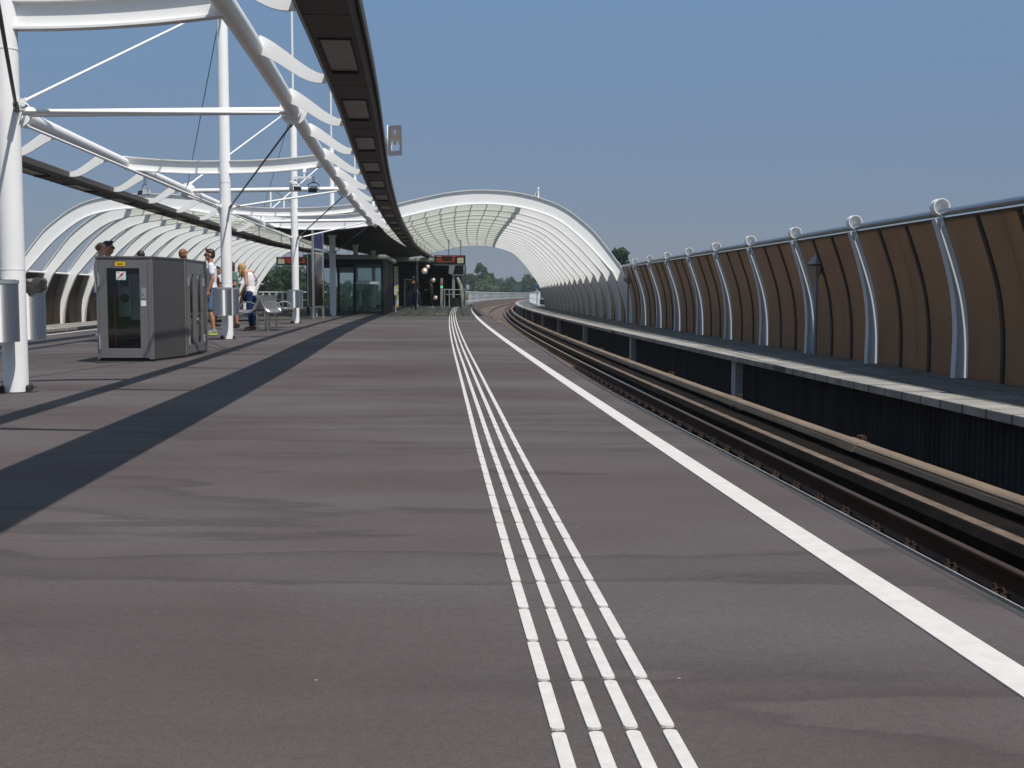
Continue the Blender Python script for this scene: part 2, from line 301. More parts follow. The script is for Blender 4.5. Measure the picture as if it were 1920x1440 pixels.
# ------------------------------------------------------------------ mesh helpers
class MB:
    def __init__(s): s.v = []; s.f = []; s.m = []; s.mi = 0
    def add(s, vs, fs):
        o = len(s.v); s.v += [tuple(v) for v in vs]; s.f += [tuple(i+o for i in f) for f in fs]; s.m += [s.mi]*len(fs)
    def hexa(s, p):
        s.add(p, [(0, 3, 2, 1), (4, 5, 6, 7), (0, 1, 5, 4), (1, 2, 6, 5), (2, 3, 7, 6), (3, 0, 4, 7)])
    def box(s, x0, x1, y0, y1, z0, z1):
        s.hexa([(x0, y0, z0), (x1, y0, z0), (x1, y1, z0), (x0, y1, z0), (x0, y0, z1), (x1, y0, z1), (x1, y1, z1), (x0, y1, z1)])
    def obox(s, c, ax, ay, az, hx, hy, hz):
        c = Vector(c); ax, ay, az = Vector(ax), Vector(ay), Vector(az)
        s.hexa([c+ax*hx*i+ay*hy*j+az*hz*k for k in (-1, 1) for i, j in ((-1, -1), (1, -1), (1, 1), (-1, 1))])
    def tube(s, pts, r, n=10, cap=True, radii=None, flat=1.0):
        pts = [Vector(p) for p in pts]; rings = []
        up = None
        for i, p in enumerate(pts):
            a = pts[max(i-1, 0)]; b = pts[min(i+1, len(pts)-1)]; t = (b-a).normalized()
            if up is None: up = Vector((0, 0, 1)) if abs(t.z) < .9 else Vector((0, 1, 0))
            x = t.cross(up).normalized(); y = x.cross(t).normalized(); up = y
            rr = radii[i] if radii else r
            rings.append([p+x*math.cos(2*math.pi*k/n)*rr+y*math.sin(2*math.pi*k/n)*rr*flat for k in range(n)])
        vs = [v for q in rings for v in q]; fs = []
        for i in range(len(pts)-1):
            for k in range(n):
                a = i*n+k; b = i*n+(k+1) % n; fs.append((a, b, b+n, a+n))
        if cap: fs.append(tuple(reversed(range(n)))); fs.append(tuple((len(pts)-1)*n+k for k in range(n)))
        s.add(vs, fs)
    def cyl(s, c, r, z0, z1, n=24, r2=None):
        s.tube([(c[0], c[1], z0), (c[0], c[1], z1)], r, n, radii=[r, r if r2 is None else r2])
    def sphere(s, c, r, n=12, m=8, sz=1.0, sx=1.0, sy=1.0):
        vs = []; fs = []
        for j in range(1, m):
            a = math.pi*j/m
            for k in range(n):
                b = 2*math.pi*k/n; vs.append((c[0]+r*sx*math.sin(a)*math.cos(b), c[1]+r*sy*math.sin(a)*math.sin(b), c[2]+r*sz*math.cos(a)))
        t = len(vs); vs.append((c[0], c[1], c[2]+r*sz)); vs.append((c[0], c[1], c[2]-r*sz))
        for j in range(m-2):
            for k in range(n):
                a = j*n+k; b = j*n+(k+1) % n; fs.append((a, a+n, b+n, b))
        for k in range(n):
            fs.append((t, k, (k+1) % n)); a = (m-2)*n; fs.append((t+1, a+(k+1) % n, a+k))
        s.add(vs, fs)
    def sweep(s, s0, s1, ds, prof, closed=True, cap=True, wave=None):
        """prof(s) -> list of (u, z)"""
        n = max(1, int(round((s1-s0)/ds))); rings = []
        for i in range(n+1):
            ss = s0+(s1-s0)*i/n; rings.append([W(ss, u, z) for u, z in prof(ss)])
        k = len(rings[0]); vs = [v for r in rings for v in r]; fs = []
        for i in range(n):
            for j in range(k if closed else k-1):
                a = i*k+j; b = i*k+(j+1) % k; fs.append((a, a+k, b+k, b))
        if closed and cap: fs.append(tuple(range(k))); fs.append(tuple(reversed([n*k+j for j in range(k)])))
        s.add(vs, fs)
    def rect(s, s0, s1, ds, u0, u1, z0, z1):
        f = lambda a, x: a(x) if callable(a) else a
        s.sweep(s0, s1, ds, lambda x: [(f(u0, x), f(z0, x)), (f(u1, x), f(z0, x)), (f(u1, x), f(z1, x)), (f(u0, x), f(z1, x))])
    def prism(s, poly, z0, z1):
        n = len(poly); vs = [(p[0], p[1], z0) for p in poly]+[(p[0], p[1], z1) for p in poly]
        s.add(vs, [tuple(reversed(range(n))), tuple(range(n, 2*n))]+[(i, (i+1) % n, (i+1) % n+n, i+n) for i in range(n)])
    def plate(s, pts, d):
        """polygon pts (3D, convex or strip) extruded by vector d"""
        pts = [Vector(p) for p in pts]; d = Vector(d); n = len(pts)
        s.add([p-d*.5 for p in pts]+[p+d*.5 for p in pts], [tuple(reversed(range(n))), tuple(range(n, 2*n))]+[(i, (i+1) % n, (i+1) % n+n, i+n) for i in range(n)])
    def ribbon(s, A, B, d):
        """strip between polylines A and B, thickness vector d"""
        n = len(A); d = Vector(d)*.5
        vs = [Vector(p)-d for p in A]+[Vector(p)-d for p in B]+[Vector(p)+d for p in A]+[Vector(p)+d for p in B]; fs = []
        for i in range(n-1):
            fs += [(i, i+1, n+i+1, n+i), (2*n+i, 3*n+i, 3*n+i+1, 2*n+i+1), (i, 2*n+i, 2*n+i+1, i+1), (n+i, n+i+1, 3*n+i+1, 3*n+i)]
        fs += [(0, n, 3*n, 2*n), (n-1, 3*n-1, 4*n-1, 2*n-1)]
        s.add(vs, fs)
    def build(s, name, mats, parent=None, smooth=False, bevel=0, fix=True):
        me = bpy.data.meshes.new(name)
        off = parent.get('_o') if parent is not None else None
        vs = s.v
        if parent is not None:
            o = parent.matrix_basis.inverted() if parent.parent is None else (parent.parent.matrix_basis.inverted() if parent.parent.type == 'EMPTY' or parent.parent.parent is None else Matrix())
            if parent.parent is not None: o = root_of(parent).matrix_basis.inverted()
            vs = [tuple(o @ Vector(v)) for v in vs]
        me.from_pydata(vs, [], s.f)
        for m in (mats if isinstance(mats, (list, tuple)) else [mats]): me.materials.append(m)
        if any(s.m): me.polygons.foreach_set('material_index', s.m)
        if fix:
            bm = bmesh.new(); bm.from_mesh(me); bmesh.ops.recalc_face_normals(bm, faces=bm.faces); bm.to_mesh(me); bm.free()
        ob = bpy.data.objects.new(name, me); COL.objects.link(ob)
        if parent is not None: ob.parent = parent
        if smooth:
            me.polygons.foreach_set('use_smooth', [True]*len(me.polygons))
            me.set_sharp_from_angle(angle=math.radians(35))
        if bevel:
            b = ob.modifiers.new('bevel', 'BEVEL'); b.width = bevel; b.segments = 2; b.limit_method = 'ANGLE'
        return ob
def root_of(o):
    while o.parent is not None: o = o.parent
    return o
def thing(name, label, cat, loc=(0, 0, 0), rz=0, group=None):
    o = bpy.data.objects.new(name, None); COL.objects.link(o); o.location = loc; o.rotation_euler = (0, 0, rz)
    o.empty_display_size = .2; o.matrix_basis = Matrix.Translation(Vector(loc)) @ Matrix.Rotation(rz, 4, 'Z')
    o['label'] = label; o['category'] = cat
    if group: o['group'] = group
    return o
def tag(o, label, cat, group=None):
    o['label'] = label; o['category'] = cat
    if group: o['group'] = group
    return o
def struct(o, kind='structure'): o['kind'] = kind; return o
def part(fn, name, mat, parent, smooth=False, bevel=0):
    b = MB(); fn(b); return b.build(name, mat, parent, smooth, bevel)

# ================================================================== GROUND, PLATFORM, TRACK
b = MB(); b.add([(-4000, -3000, -7), (4000, -3000, -7), (4000, 6000, -7), (-4000, 6000, -7)], [(0, 1, 2, 3)])
struct(b.build('ground', M['grass']))
b = MB()
def plat(s):
    e = ue(s); l = uel(s); c = uc(s)
    return [(l, -.15), (l, ZSLAB), (e-.05, ZSLAB), (e-.05, -.03), (e-.05, -.006), (e-.09, 0.0), (c, 0.0)]
b.sweep(-60, 94, 1.0, plat)
struct(b.build('platform', M['asphalt'], fix=True))
b = MB()
b.rect(-60, 94, 1.0, lambda s: ue(s)-.042, lambda s: ue(s)+.0, -.16, -.012)
struct(b.build('platform_edge', M['edge'], bevel=.01))
b = MB(); b.rect(-60, 94, 1.0, lambda s: ue(s)+.0005, lambda s: ue(s)+.006, -.05, -.006); struct(b.build('edge_trim', M['edgetrim']))
# tiled paving under the roof
b = MB(); b.rect(40.2, 93.9, 1.0, lambda s: uc(s)-4.2, lambda s: -2.72, -.02, .004)
struct(b.build('paving', M['tile']))
b = MB(); b.rect(36.9, 36.95, 1.0, lambda s: -7.2, lambda s: -2.75, -.02, .0035); struct(b.build('paving_seam', M['coping']))
# painted lines
b = MB(); b.rect(-60, 90, 1.0, lambda s: -2.662, lambda s: -2.562, -.02, .0045); struct(b.build('white_line', M['line']))
b = MB(); b.rect(-60, 90, 1.0, lambda s: uel(s)+.35, lambda s: uel(s)+.45, -.2, -.138); struct(b.build('white_line', M['line']))
b = MB(); b.rect(50.5, 50.9, .4, -4.45, -3.75, .0, .009); struct(b.build('yellow_marking', M['yellow']))
# tactile guide ribs
b = MB()
for k in range(-4, 272):
    s0 = 2.269+.3*k+.0075+.24; L = .285
    n = 5 if k < 60 else 1
    for i in range(4):
        u = sinterp([(2, -3.667), (4.4, -3.655), (6.8, -3.645), (9.3, -3.63), (15, -3.61), (37, -3.6), (80, -3.7)], s0)+.0728*i; hw = .0150
        if n > 1:
            pts = []
            for j in range(n+1): a = math.pi*(j/n); pts.append((-math.cos(a)*hw, L-.010+math.sin(a)*.010))
            for j in range(n+1): a = math.pi*(j/n); pts.append((math.cos(a)*hw, .010-math.sin(a)*.010))
            sc = [(u+p[0]*.93, s0+.001+p[1]*(1-.006)) for p in pts]
            lo = [W(s0+p[1], u+p[0], -.002) for p in pts]; hi = [W(q[1], q[0], .0045) for q in sc]
            m = len(pts); b.add(lo+hi, [tuple(range(m, 2*m))]+[(j, (j+1) % m, (j+1) % m+m, j+m) for j in range(m)])
        else:
            p = [(u-hw, s0), (u+hw, s0), (u+hw, s0+L), (u-hw, s0+L)]
            b.add([W(q[1], q[0], .0045+.004) for q in p], [(0, 1, 2, 3)])
struct(b.build('tactile_paving', M['rib']))
# track bed (right)
b = MB(); b.rect(-60, 330, 2.0, lambda s: -2.6 if s < 94 else -3.9, 1.9, ZSLAB-.5, ZSLAB); struct(b.build('track_bed', M['slab']))
b = MB(); b.rect(33, 330, 2.0, lambda s: -2.3 if s < 94 else -3.7, .33, ZSLAB-.1, ZSLAB+.03+0*0); struct(b.build('track_bed', M['ballast']))
b = MB(); b.mi = 0
b.sweep(-8, 130, 1.0, lambda s: [(.27, ZSLAB), (.85, ZSLAB), (.85, ZSLAB+.24), (.34, ZSLAB+.24), (.28, ZSLAB+.18)])
pl = b.build('track_plinth', M['plinthside']); struct(pl)
b = MB(); b.rect(-8, 130, 1.0, .36, .47, ZSLAB+.22, ZSLAB+.245); struct(b.build('track_plinth_lit_strip', M['plinth']))  # sunlit strip along the plinth top, put in as paler concrete
def rail_sweep(name, off, s0, s1, label, group, clips=False, left=False):
    uo = (lambda s: off) if not left else (lambda s: mir(s, off))
    t = thing(name, label, 'rail', W(0, uo(0), ZSLAB), group=group)
    zb = ZSLAB+.02
    p = MB(); p.sweep(s0, s1, 1.5, lambda s: [(uo(s)+a, zb+c) for a, c in ((-.075, 0), (.075, 0), (.075, .015), (.012, .035), (.012, .14), (.034, .15), (.034, .18), (-.034, .18), (-.034, .15), (-.012, .14), (-.012, .035), (-.075, .015))])
    p.build('rail_web', M['rail'], t)
    p = MB(); p.rect(s0, s1, 1.5, lambda s: uo(s)-.028, lambda s: uo(s)+.028, zb+.179, zb+.186); p.build('rail_head', M['railtop'], t)
    if clips:
        for k in range(60):
            s = 7.1+.745*k
            p = MB()
            if k >= 48: continue
            for d in (-.06, .06):
                p = MB(); c = W(s+d, uo(s)-.105, zb); n = Wn(s); tt = Wt(s)
                p.obox(c+Vector((0, 0, .012)), n, tt, (0, 0, 1),   .028, .024, .012)
                p.tube([c+n*.045+Vector((0, 0, .025)), c+n*.01+Vector((0, 0, .05)), c-n*.015+Vector((0, 0, .03))], .009, 6)
                p.cyl(c, .011, c.z+.02, c.z+.075, 6)
                p.build('rail_clip', M['clip'], t)
    return t
rail_sweep('running_rail', 0.0, -6, 320, 'rusty running rail on the far side of the right-hand track, clips along its foot', 'rails of the right-hand track', clips=True)
rail_sweep('running_rail', -1.5, -6, 320, 'rusty running rail of the right-hand track close under the platform edge', 'rails of the right-hand track')
rail_sweep('running_rail', 0.0, 10, 110, 'rail of the left-hand track on the side by the far barrier', 'rails of the left-hand track', left=True)
rail_sweep('running_rail', -1.5, 10, 110, 'rail of the left-hand track on the side by the platform', 'rails of the left-hand track', left=True)
# guard rail / second inner rail in the bend
t3 = thing('third_rail', 'tan covered third rail raised beside the right-hand track along the dark wall', 'third rail', W(0, .85, -.8))
k = 0; s = -3.0
while s < 300:
    e = s+5.5; 
    p = MB(); zc = -.80
    p.sweep(s+.02, e-.02, 1.1, lambda x: [(.74, zc-.09), (.76, zc-.09), (.775, zc-.015), (.80, zc), (.93, zc), (.95, zc-.03), (.95, zc-.13), (.93, zc-.13), (.93, zc-.05), (.76, zc-.04)])
    if s < 60: p.sweep(e-.5, e+.02, .26, lambda x: [(.732, zc-.095), (.768, zc-.012), (.797, zc+.007), (.934, zc+.007), (.957, zc-.03), (.957, zc-.13)])
    p.build('rail_cover', M['cover'], t3)
    if s < 90:
        sb = e-.25; c = W(sb, .96, zc); n = Wn(sb); tt = Wt(sb); Z = Vector((0, 0, 1))
        p = MB()
        p.tube([c+Z*.0-n*.02, c+Z*.035-n*.02, c+Z*.06-n*.05, c+Z*.045-n*.08], .012, 6)
        p.tube([c+Z*.02, c+Z*.02+n*.02+tt*.05, c+Z*.02+n*.03+tt*.16], .03, 8)
        p.build('clamp', M['clip'], t3)
        p = MB(); q = W(sb, .85, zc)
        p.tube([q-Z*.06, q-Z*.18, q-Z*.26-n*.06, q-Z*.36+n*.03, q-Z*.40+n*.10], .022, 6); p.obox(q-Z*.39+n*.05, n, tt, Z, .12, .07, .012)
        p.build('bracket', M['black'], t3)
    s = e; k += 1
p = MB(); p.rect(-6, 300, 2, .82, .88, -.93, -.87); p.build('conductor', M['rail'], t3)

# ================================================================== WALKWAYS AND WALLS
b = MB(); b.rect(-60, 300, 1.5, lambda s: 1.66, lambda s: uw(s)+.35, ZW-.12, ZW); struct(b.build('walkway', M['walk']))
b = MB(); b.rect(-60, 300, 1.5, lambda s: 1.25, lambda s: 1.658, ZW-.09, ZW+.001); struct(b.build('walkway_edge', M['coping'], bevel=.008))
wl = thing('retaining_wall', 'dark corrugated wall below the right-hand walkway with pale pilasters', 'wall', W(10, 1.5, ZSLAB))
b = MB()
n = int((60+8)/.03); A = []; B_ = []
for i in range(n):
    s = -8+.03*i; u = 1.52+(.0 if (i//2) % 2 else .045)
    A.append(W(s, u, ZSLAB)); B_.append(W(s, u, ZW-.12))
vs = A+B_; b.add(vs, [(i, i+1, n+i+1, n+i) for i in range(n-1)])
b.build('corrugated_cladding', M['corr'], wl, fix=False)
b = MB(); b.rect(-8, 300, 2, 1.56, 1.9, ZSLAB-.3, ZW-.12); b.build('wall_core', M['corr'], wl)
for k in range(14):
    s = 9.2+11.65*k
    p = MB(); c = W(s, 1.44, (ZSLAB+ZW-.10)/2); p.obox(c, Wn(s), Wt(s), (0, 0, 1), .07, .14, (ZW-.10-ZSLAB)/2)
    o = p.build('pilaster', M['pil'], wl)
    if k < 4:
        p = MB()
        for dd in (-.14, .14): p.obox(W(s-.141, 1.44+dd*.25, ZSLAB+.62), Wn(s), Wt(s), (0, 0, 1), .008, .004, .008)
        p.build('bolt', M['black'], o)
# left side
b = MB(); b.rect(-60, 110, 1.5, lambda s: mir(s, uw(s))-.95, lambda s: mir(s, 1.25), ZL-.10, ZL); struct(b.build('walkway', M['coping']))
b = MB(); b.rect(-60, 110, 1.5, lambda s: mir(s, 1.9), lambda s: uel(s), ZSLAB-.5, ZSLAB); struct(b.build('track_bed', M['slab']))
wl2 = thing('retaining_wall', 'dark wall below the left-hand walkway behind the left track', 'wall', W(20, mir(20, 1.5), ZSLAB))
b = MB(); b.rect(-60, 110, 1.5, lambda s: mir(s, 1.9), lambda s: mir(s, 1.5), ZSLAB-.3, ZL-.10); b.build('wall_core', M['corr'], wl2)
for k in range(7):
    s = 18.0+11.65*k; p = MB(); c = W(s, mir(s, 1.46), (ZSLAB+ZL-.10)/2); p.obox(c, Wn(s), Wt(s), (0, 0, 1), .10, .45, (ZL-.12-ZSLAB)/2); p.build('pilaster', M['pil'], wl2)

# ================================================================== NOISE BARRIERS
LEAN = [(0, 0), (.6, -.01), (1.04, -.065), (1.34, -.14), (1.73, -.27), (2.06, -.40), (2.3, -.56)]
S0 = 43.75; DS = 3.2
def lean(h): return sinterp(LEAN, h)
def panel_strip(b, s0, s1, u_fn, z0, ztop, sgn, thick, off=0.0, cols=2):
    hs = [ztop*i/14 for i in range(15)]
    grid = []
    for j in range(cols+1):
        s = s0+(s1-s0)*j/cols
        grid.append([[W(s, u_fn(s)+sgn*(lean(h)+off+d), z0+h) for h in hs] for d in (0, thick)])
    for j in range(cols):
        n = len(hs); vs = grid[j][0]+grid[j+1][0]+grid[j+1][1]+grid[j][1]; fs = []
        for i in range(n-1):
            fs += [(i, i+1, n+i+1, n+i), (2*n+i, 2*n+i+1, 3*n+i+1, 3*n+i), (3*n+i, 3*n+i+1, i+1, i), (n+i, n+i+1, 2*n+i+1, 2*n+i)]
        fs += [(n-1, 4*n-1, 3*n-1, 2*n-1)]
        b.add(vs, fs)
def ubl(s): return mir(s, uw(s))-.07
def isec(b, A, B, s, fl=.16, th=.012, ft=.016):
    """I-section along outer polyline A and inner polyline B (same length)"""
    t = Wt(s)
    b.ribbon(A, B, t*th)
    def inset(P, Q, d): return [p+(q-p).normalized()*d for p, q in zip(P, Q)]
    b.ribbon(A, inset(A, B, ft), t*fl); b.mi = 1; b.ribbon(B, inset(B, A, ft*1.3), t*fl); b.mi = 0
def make_barrier(tname, label, cat, u_fn, z0, sgn, smin, smax, pm, posts=True, arches_from=S0-.1, heads=True, group=None):
    t = thing(tname, label, cat, W(smin, u_fn(smin), z0), group=group)
    kmin = math.ceil((smin-S0)/DS); kmax = math.floor((smax-S0)/DS)
    for k in range(kmin, kmax):
        a = S0+DS*k; e = a+DS
        p = MB(); panel_strip(p, a+.06, e-.06, u_fn, z0, 2.03, sgn, .02, -.06); p.build('panel', pm, t, smooth=True)
        for f in (.045, .36, .68):
            q = a+DS*f; p = MB(); hs = [.0+2.0*i/12 for i in range(13)]
            A = [W(q, u_fn(q)+sgn*(lean(h)-.085), z0+h) for h in hs]; B = [W(q, u_fn(q)+sgn*(lean(h)-.061), z0+h) for h in hs]
            p.ribbon(A, B, Wt(q)*.075); p.build('mullion', M['mull'], t, smooth=True)
        if heads:
            p = MB(); p.tube([W(a+DS*x/4, u_fn(a+DS*x/4)+sgn*(-.42), z0+2.10) for x in range(5)], .047, 12); p.build('top_rail', M['tube'], t, smooth=True)
        else:
            p = MB(); p.tube([W(a+DS*x/4, u_fn(a+DS*x/4)+sgn*(-.43), z0+2.06) for x in range(5)], .04, 8); p.build('top_rail', M['white'], t, smooth=True)
    if posts:
        for k in range(kmin, kmax+1):
            s = S0+DS*k
            if s > arches_from: continue
            hs = [2.02*i/16 for i in range(17)]
            A = [W(s, u_fn(s)+sgn*lean(h), z0+h) for h in hs]
            B = [W(s, u_fn(s)+sgn*(lean(h)-lerp(.235, .16, h/2.1)), z0+h) for h in hs]
            p = MB(); isec(p, A, B, s, .12); o = p.build('post', [M['postw'], M['postw']], t, smooth=True)
            if heads:
                # scroll head: short open drum whose axis runs along the barrier
                c = W(s, u_fn(s)+sgn*(-.46), z0+2.17); n = Wn(s)*sgn; tt = Wt(s); Z = Vector((0, 0, 1)); p = MB(); R = .105
                a0, a1 = math.radians(-30), math.radians(265)
                ang = [a0+(a1-a0)*i/22 for i in range(23)]
                O = [c+n*math.cos(x)*R+Z*math.sin(x)*R for x in ang]; I = [c+n*math.cos(x)*(R-.012)+Z*math.sin(x)*(R-.012) for x in ang]
                p.ribbon(O, I, tt*.14)
                D = [c+tt*.03+n*math.cos(x)*(R-.012)+Z*math.sin(x)*(R-.012) for x in ang]
                p.ribbon(D, [c+tt*.03+n*math.cos(x)*.004+Z*math.sin(x)*.004 for x in ang], tt*.01)
                p.ribbon([I[-1], I[-1]-Z*.05+n*.03], [I[-1]+n*.02, I[-1]-Z*.05+n*.07], tt*.12)
                p.build('scroll_head', M['whitec'], o, smooth=True)
    return t
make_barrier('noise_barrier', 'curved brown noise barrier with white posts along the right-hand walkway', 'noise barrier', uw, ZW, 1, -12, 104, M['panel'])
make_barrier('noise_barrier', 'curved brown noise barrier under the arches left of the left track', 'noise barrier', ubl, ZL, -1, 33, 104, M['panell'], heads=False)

# ================================================================== BARREL ROOF
ARC = [(0, -.22), (-.01, .4), (-.065, .82), (-.14, 1.12), (-.27, 1.5), (-.40, 1.84), (-.56, 2.06), (-1.01, 2.64), (-1.44, 3.15), (-1.88, 3.54), (-2.3, 3.86), (-2.76, 4.12), (-3.2, 4.29),
       (-3.63, 4.42), (-4.3, 4.56), (-5.07, 4.63), (-5.7, 4.64), (-6.29, 4.60), (-6.9, 4.52), (-7.52, 4.39), (-8.0, 4.28), (-8.48, 4.16), (-9.1, 3.99), (-9.72, 3.85), (-10.2, 3.78), (-10.7, 3.73), (-11.28, 3.71)]
def arch_pts(s, frac0=0.0):
    """right half from base to centre, then the left half: list of (u, z, depth)"""
    base = uw(s)-.09; c = uc(s); k = (base-c)/11.28; out = []
    def dz(z): return rise(s)*max(0, min(1, (z-1.6)/2.2))
    def dep(z, far): return .53 if far else lerp(.2, .53, max(0, min(1, (z+.22)/3.4)))
    for i, (du, z) in enumerate(ARC): out.append((base+du*k, z+dz(z), dep(z, i > 12)))
    kl = (c-ubl(s))/11.28; left = []
    for i, (du, z) in enumerate(ARC[:-1]):
        zz = z-interp([(-11.28, 0), (-7.5, .17), (-5.5, .20), (-4.2, .12), (-3.0, .02), (-1.4, .0), (-.56, .05), (-.2, .12), (0, .16)], du); left.append((ubl(s)-du*kl, zz+dz(z), dep(z, i > 12)))
    return out+left[::-1]
def polyof(s, pts, d0=0.0, d1=None):
    P = [Vector((u, z)) for u, z, d in pts]; A = []; B = []
    for i, p in enumerate(P):
        q = P[min(i+1, len(P)-1)]-P[max(i-1, 0)]; q.normalize(); nrm = Vector((-q.y, q.x))   # moving right->left: inward = down
        if i in (0, len(P)-1): nrm = Vector((-1 if i == 0 else 1, 0))
        d = pts[i][2] if d1 is None else d1
        a = p+nrm*d0; e = p+nrm*d
        A.append(W(s, a.x, a.y)); B.append(W(s, e.x, e.y))
    return A, B
def refine(pts):
    out = []
    for i in range(len(pts)-1):
        p0 = pts[max(i-1, 0)]; p1 = pts[i]; p2 = pts[i+1]; p3 = pts[min(i+2, len(pts)-1)]
        for t in (0, .5):
            out.append(tuple(.5*((2*p1[j])+(-p0[j]+p2[j])*t+(2*p0[j]-5*p1[j]+4*p2[j]-p3[j])*t*t+(-p0[j]+3*p1[j]-3*p2[j]+p3[j])*t**3) for j in range(3)))
    out.append(pts[-1]); return out
roof = thing('barrel_roof', 'white ribbed wave-shaped station roof arching over both tracks', 'station roof', W(S0, uc(S0), 0))
NR = 18
for k in range(NR):
    s = S0+DS*k; pts = refine(arch_pts(s)); A, B = polyof(s, pts)
    p = MB(); isec(p, A, B, s, .13, .016, .022); p.build('arch_rib', [M['white'], M['white'] if k == 0 else M['shadew']], roof, smooth=True)
SE = S0+DS*(NR-1)
def roof_sheet(uf0, uf1, d, thick, name, mat, n=14, sstep=1.6, s_a=S0, s_b=SE, par=roof):
    b = MB(); ns = int((s_b-s_a)/sstep); top = []
    for i in range(ns+1):
        s = s_a+(s_b-s_a)*i/ns; pts = refine(arch_pts(s)); tab = sorted((u, z) for u, z, _ in pts[14:-14])
        row = []
        for j in range(n+1):
            u = lerp(uf0(s), uf1(s), j/n); row.append((s, u, interp(tab, u)-d))
        top.append(row)
    for lev in (0, 1):
        vs = [W(s, u, z+lev*thick) for row in top for s, u, z in row]
        fs = [(i*(n+1)+j, i*(n+1)+j+1, (i+1)*(n+1)+j+1, (i+1)*(n+1)+j) for i in range(ns) for j in range(n)]
        b.add(vs, [f if lev else f[::-1] for f in fs])
    if thick < .02: b = MB(); b.add([W(s, u, z) for row in top for s, u, z in row], fs); return b.build(name, mat, par, smooth=True, fix=False)
    m = (ns+1)*(n+1)
    def wall(ids):
        for a, c in zip(ids, ids[1:]): b.f.append((a, c, c+m, a+m)); b.m.append(0)
    wall([j for j in range(n+1)]); wall([ns*(n+1)+j for j in range(n+1)])
    wall([i*(n+1) for i in range(ns+1)]); wall([i*(n+1)+n for i in range(ns+1)])
    return b.build(name, mat, par, smooth=True)
roof_sheet(lambda s: uc(s)-1.95, lambda s: uc(s)+1.95, .57, .03, 'soffit', M['deck'], s_a=S0+.12, s_b=SE-.1)
roof_sheet(lambda s: uc(s)-2.0, lambda s: uc(s)+2.0, -.03, .04, 'roof_deck', M['decktop'])
roof_sheet(lambda s: uc(s)+2.0, lambda s: -.85, -.01, .015, 'glazing', M['glaz'])
roof_sheet(lambda s: mir(s, -.85)-.4, lambda s: uc(s)-2.0, -.01, .015, 'glazing', M['glaz'])
def glazbar(uf):
    b = MB()
    def pr(s):
        pts = refine(arch_pts(s)); tab = sorted((u, z) for u, z, _ in pts[14:-14]); u = uf(s); z = interp(tab, u)
        return [(u-.02, z-.04), (u+.02, z-.04), (u+.02, z-.0), (u-.02, z-.0)]
    b.sweep(S0+.05, SE-.05, 3.2, pr); return b.build('glazing_bar', M['seam'], roof)
for j in range(1, 9):
    glazbar(lambda s, j=j: lerp(uc(s)+2.0, -.85, j/9.0)); glazbar(lambda s, j=j: lerp(uc(s)-2.0, mir(s, -.85)-.4, j/9.0))
for uf in (lambda s: -.85, lambda s: mir(s, -.85)-.4):   # edge purlins of the glazing
    b = MB()
    def pr(s):
        pts = refine(arch_pts(s)); tab = sorted((u, z) for u, z, _ in pts[14:-14]); u = uf(s); z = interp(tab, u)
        return [(u-.07, z-.20), (u+.07, z-.20), (u+.07, z+.02), (u-.07, z+.02)]
    b.sweep(S0+.02, SE, 1.6, pr); b.build('edge_purlin', M['greyc'], roof)
# small posts on top of the front arch
for u, hh in ((-.35, .32), (uc(S0)-4.9, .12)):
    pts = refine(arch_pts(S0)); tab = sorted((a, z) for a, z, _ in pts[14:-14]); z = interp(tab, u); c = W(S0+.05, u, z)
    p = MB(); p.cyl(c, .03, z, z+hh, 10); p.sphere((c.x, c.y, z+hh), .045)
    if hh > .2: p.tube([(c.x, c.y, z+hh), (c.x-.05, c.y+2.2, z+.05)], .022, 6); p.tube([(c.x-.02, c.y, z+hh-.05), (c.x-.16, c.y+.1, z)], .02, 6)
    p.build('safety_post', M['whitec'], roof, smooth=True)

sA = at(507, 352, 47.5); sB = at(547, 379, 52.0); sC = at(532, 370, 49.5)
part(lambda p: p.tube([sA, sB], .035, 8), 'roof_rail', M['greyc'], roof, smooth=True)
for q in (sA, sC): part(lambda p: p.tube([q, (q.x, q.y, 3.78)], .035, 8), 'roof_rail_post', M['white'], roof, smooth=True)
# ================================================================== OPEN STEEL CANOPY
can = thing('canopy_frame', 'open white steel canopy frame of tubes, curved beams and arms in front of the roof', 'canopy', W(10.8, uc(10.8), 0))
ZT = 3.36
rows = [10.8, 22.9, 35.0]
def dzl(u, s): return -.07 if u < uc(s)-.5 else 0
for sgn in (1, -1):
    for a, e in ((-8, 4.7), (4.7, 16.85), (16.85, 28.95), (28.95, 43.7)):
        p = MB(); n = int((e-a)/1.0); p.tube([W(a+(e-a)*i/n, uc(a+(e-a)*i/n)+sgn*1.85, ZT+dzl(-99 if sgn < 0 else 99, 0)) for i in range(n+1)], .098, 20, cap=True); p.build('tube', M['white'], can, smooth=True)
for s in rows:
    N_ = 24; A = []; B = []
    for i in range(N_+1):
        x = -1.85+3.7*i/N_; z = 3.345+.14*(x/1.85)**2+(dzl(-99, 0)*max(0, -x/1.85)); A.append(W(s, uc(s)+x, z+.0)); B.append(W(s, uc(s)+x, z-.245))
    p = MB(); isec(p, A[::-1], B[::-1], s, .115, .014, .016); p.build('curved_beam', [M['white'], M['white']], can, smooth=True)
ARM = [(.06, .02, .098), (.12, .0, .096), (.22, -.055, .092), (.34, -.135, .086), (.45, -.21, .078), (.54, -.262, .068), (.62, -.295, .056), (.69, -.308, .046), (.75, -.308, .042)]
armS = [12.65+3.1*j for j in range(-5, 10)]
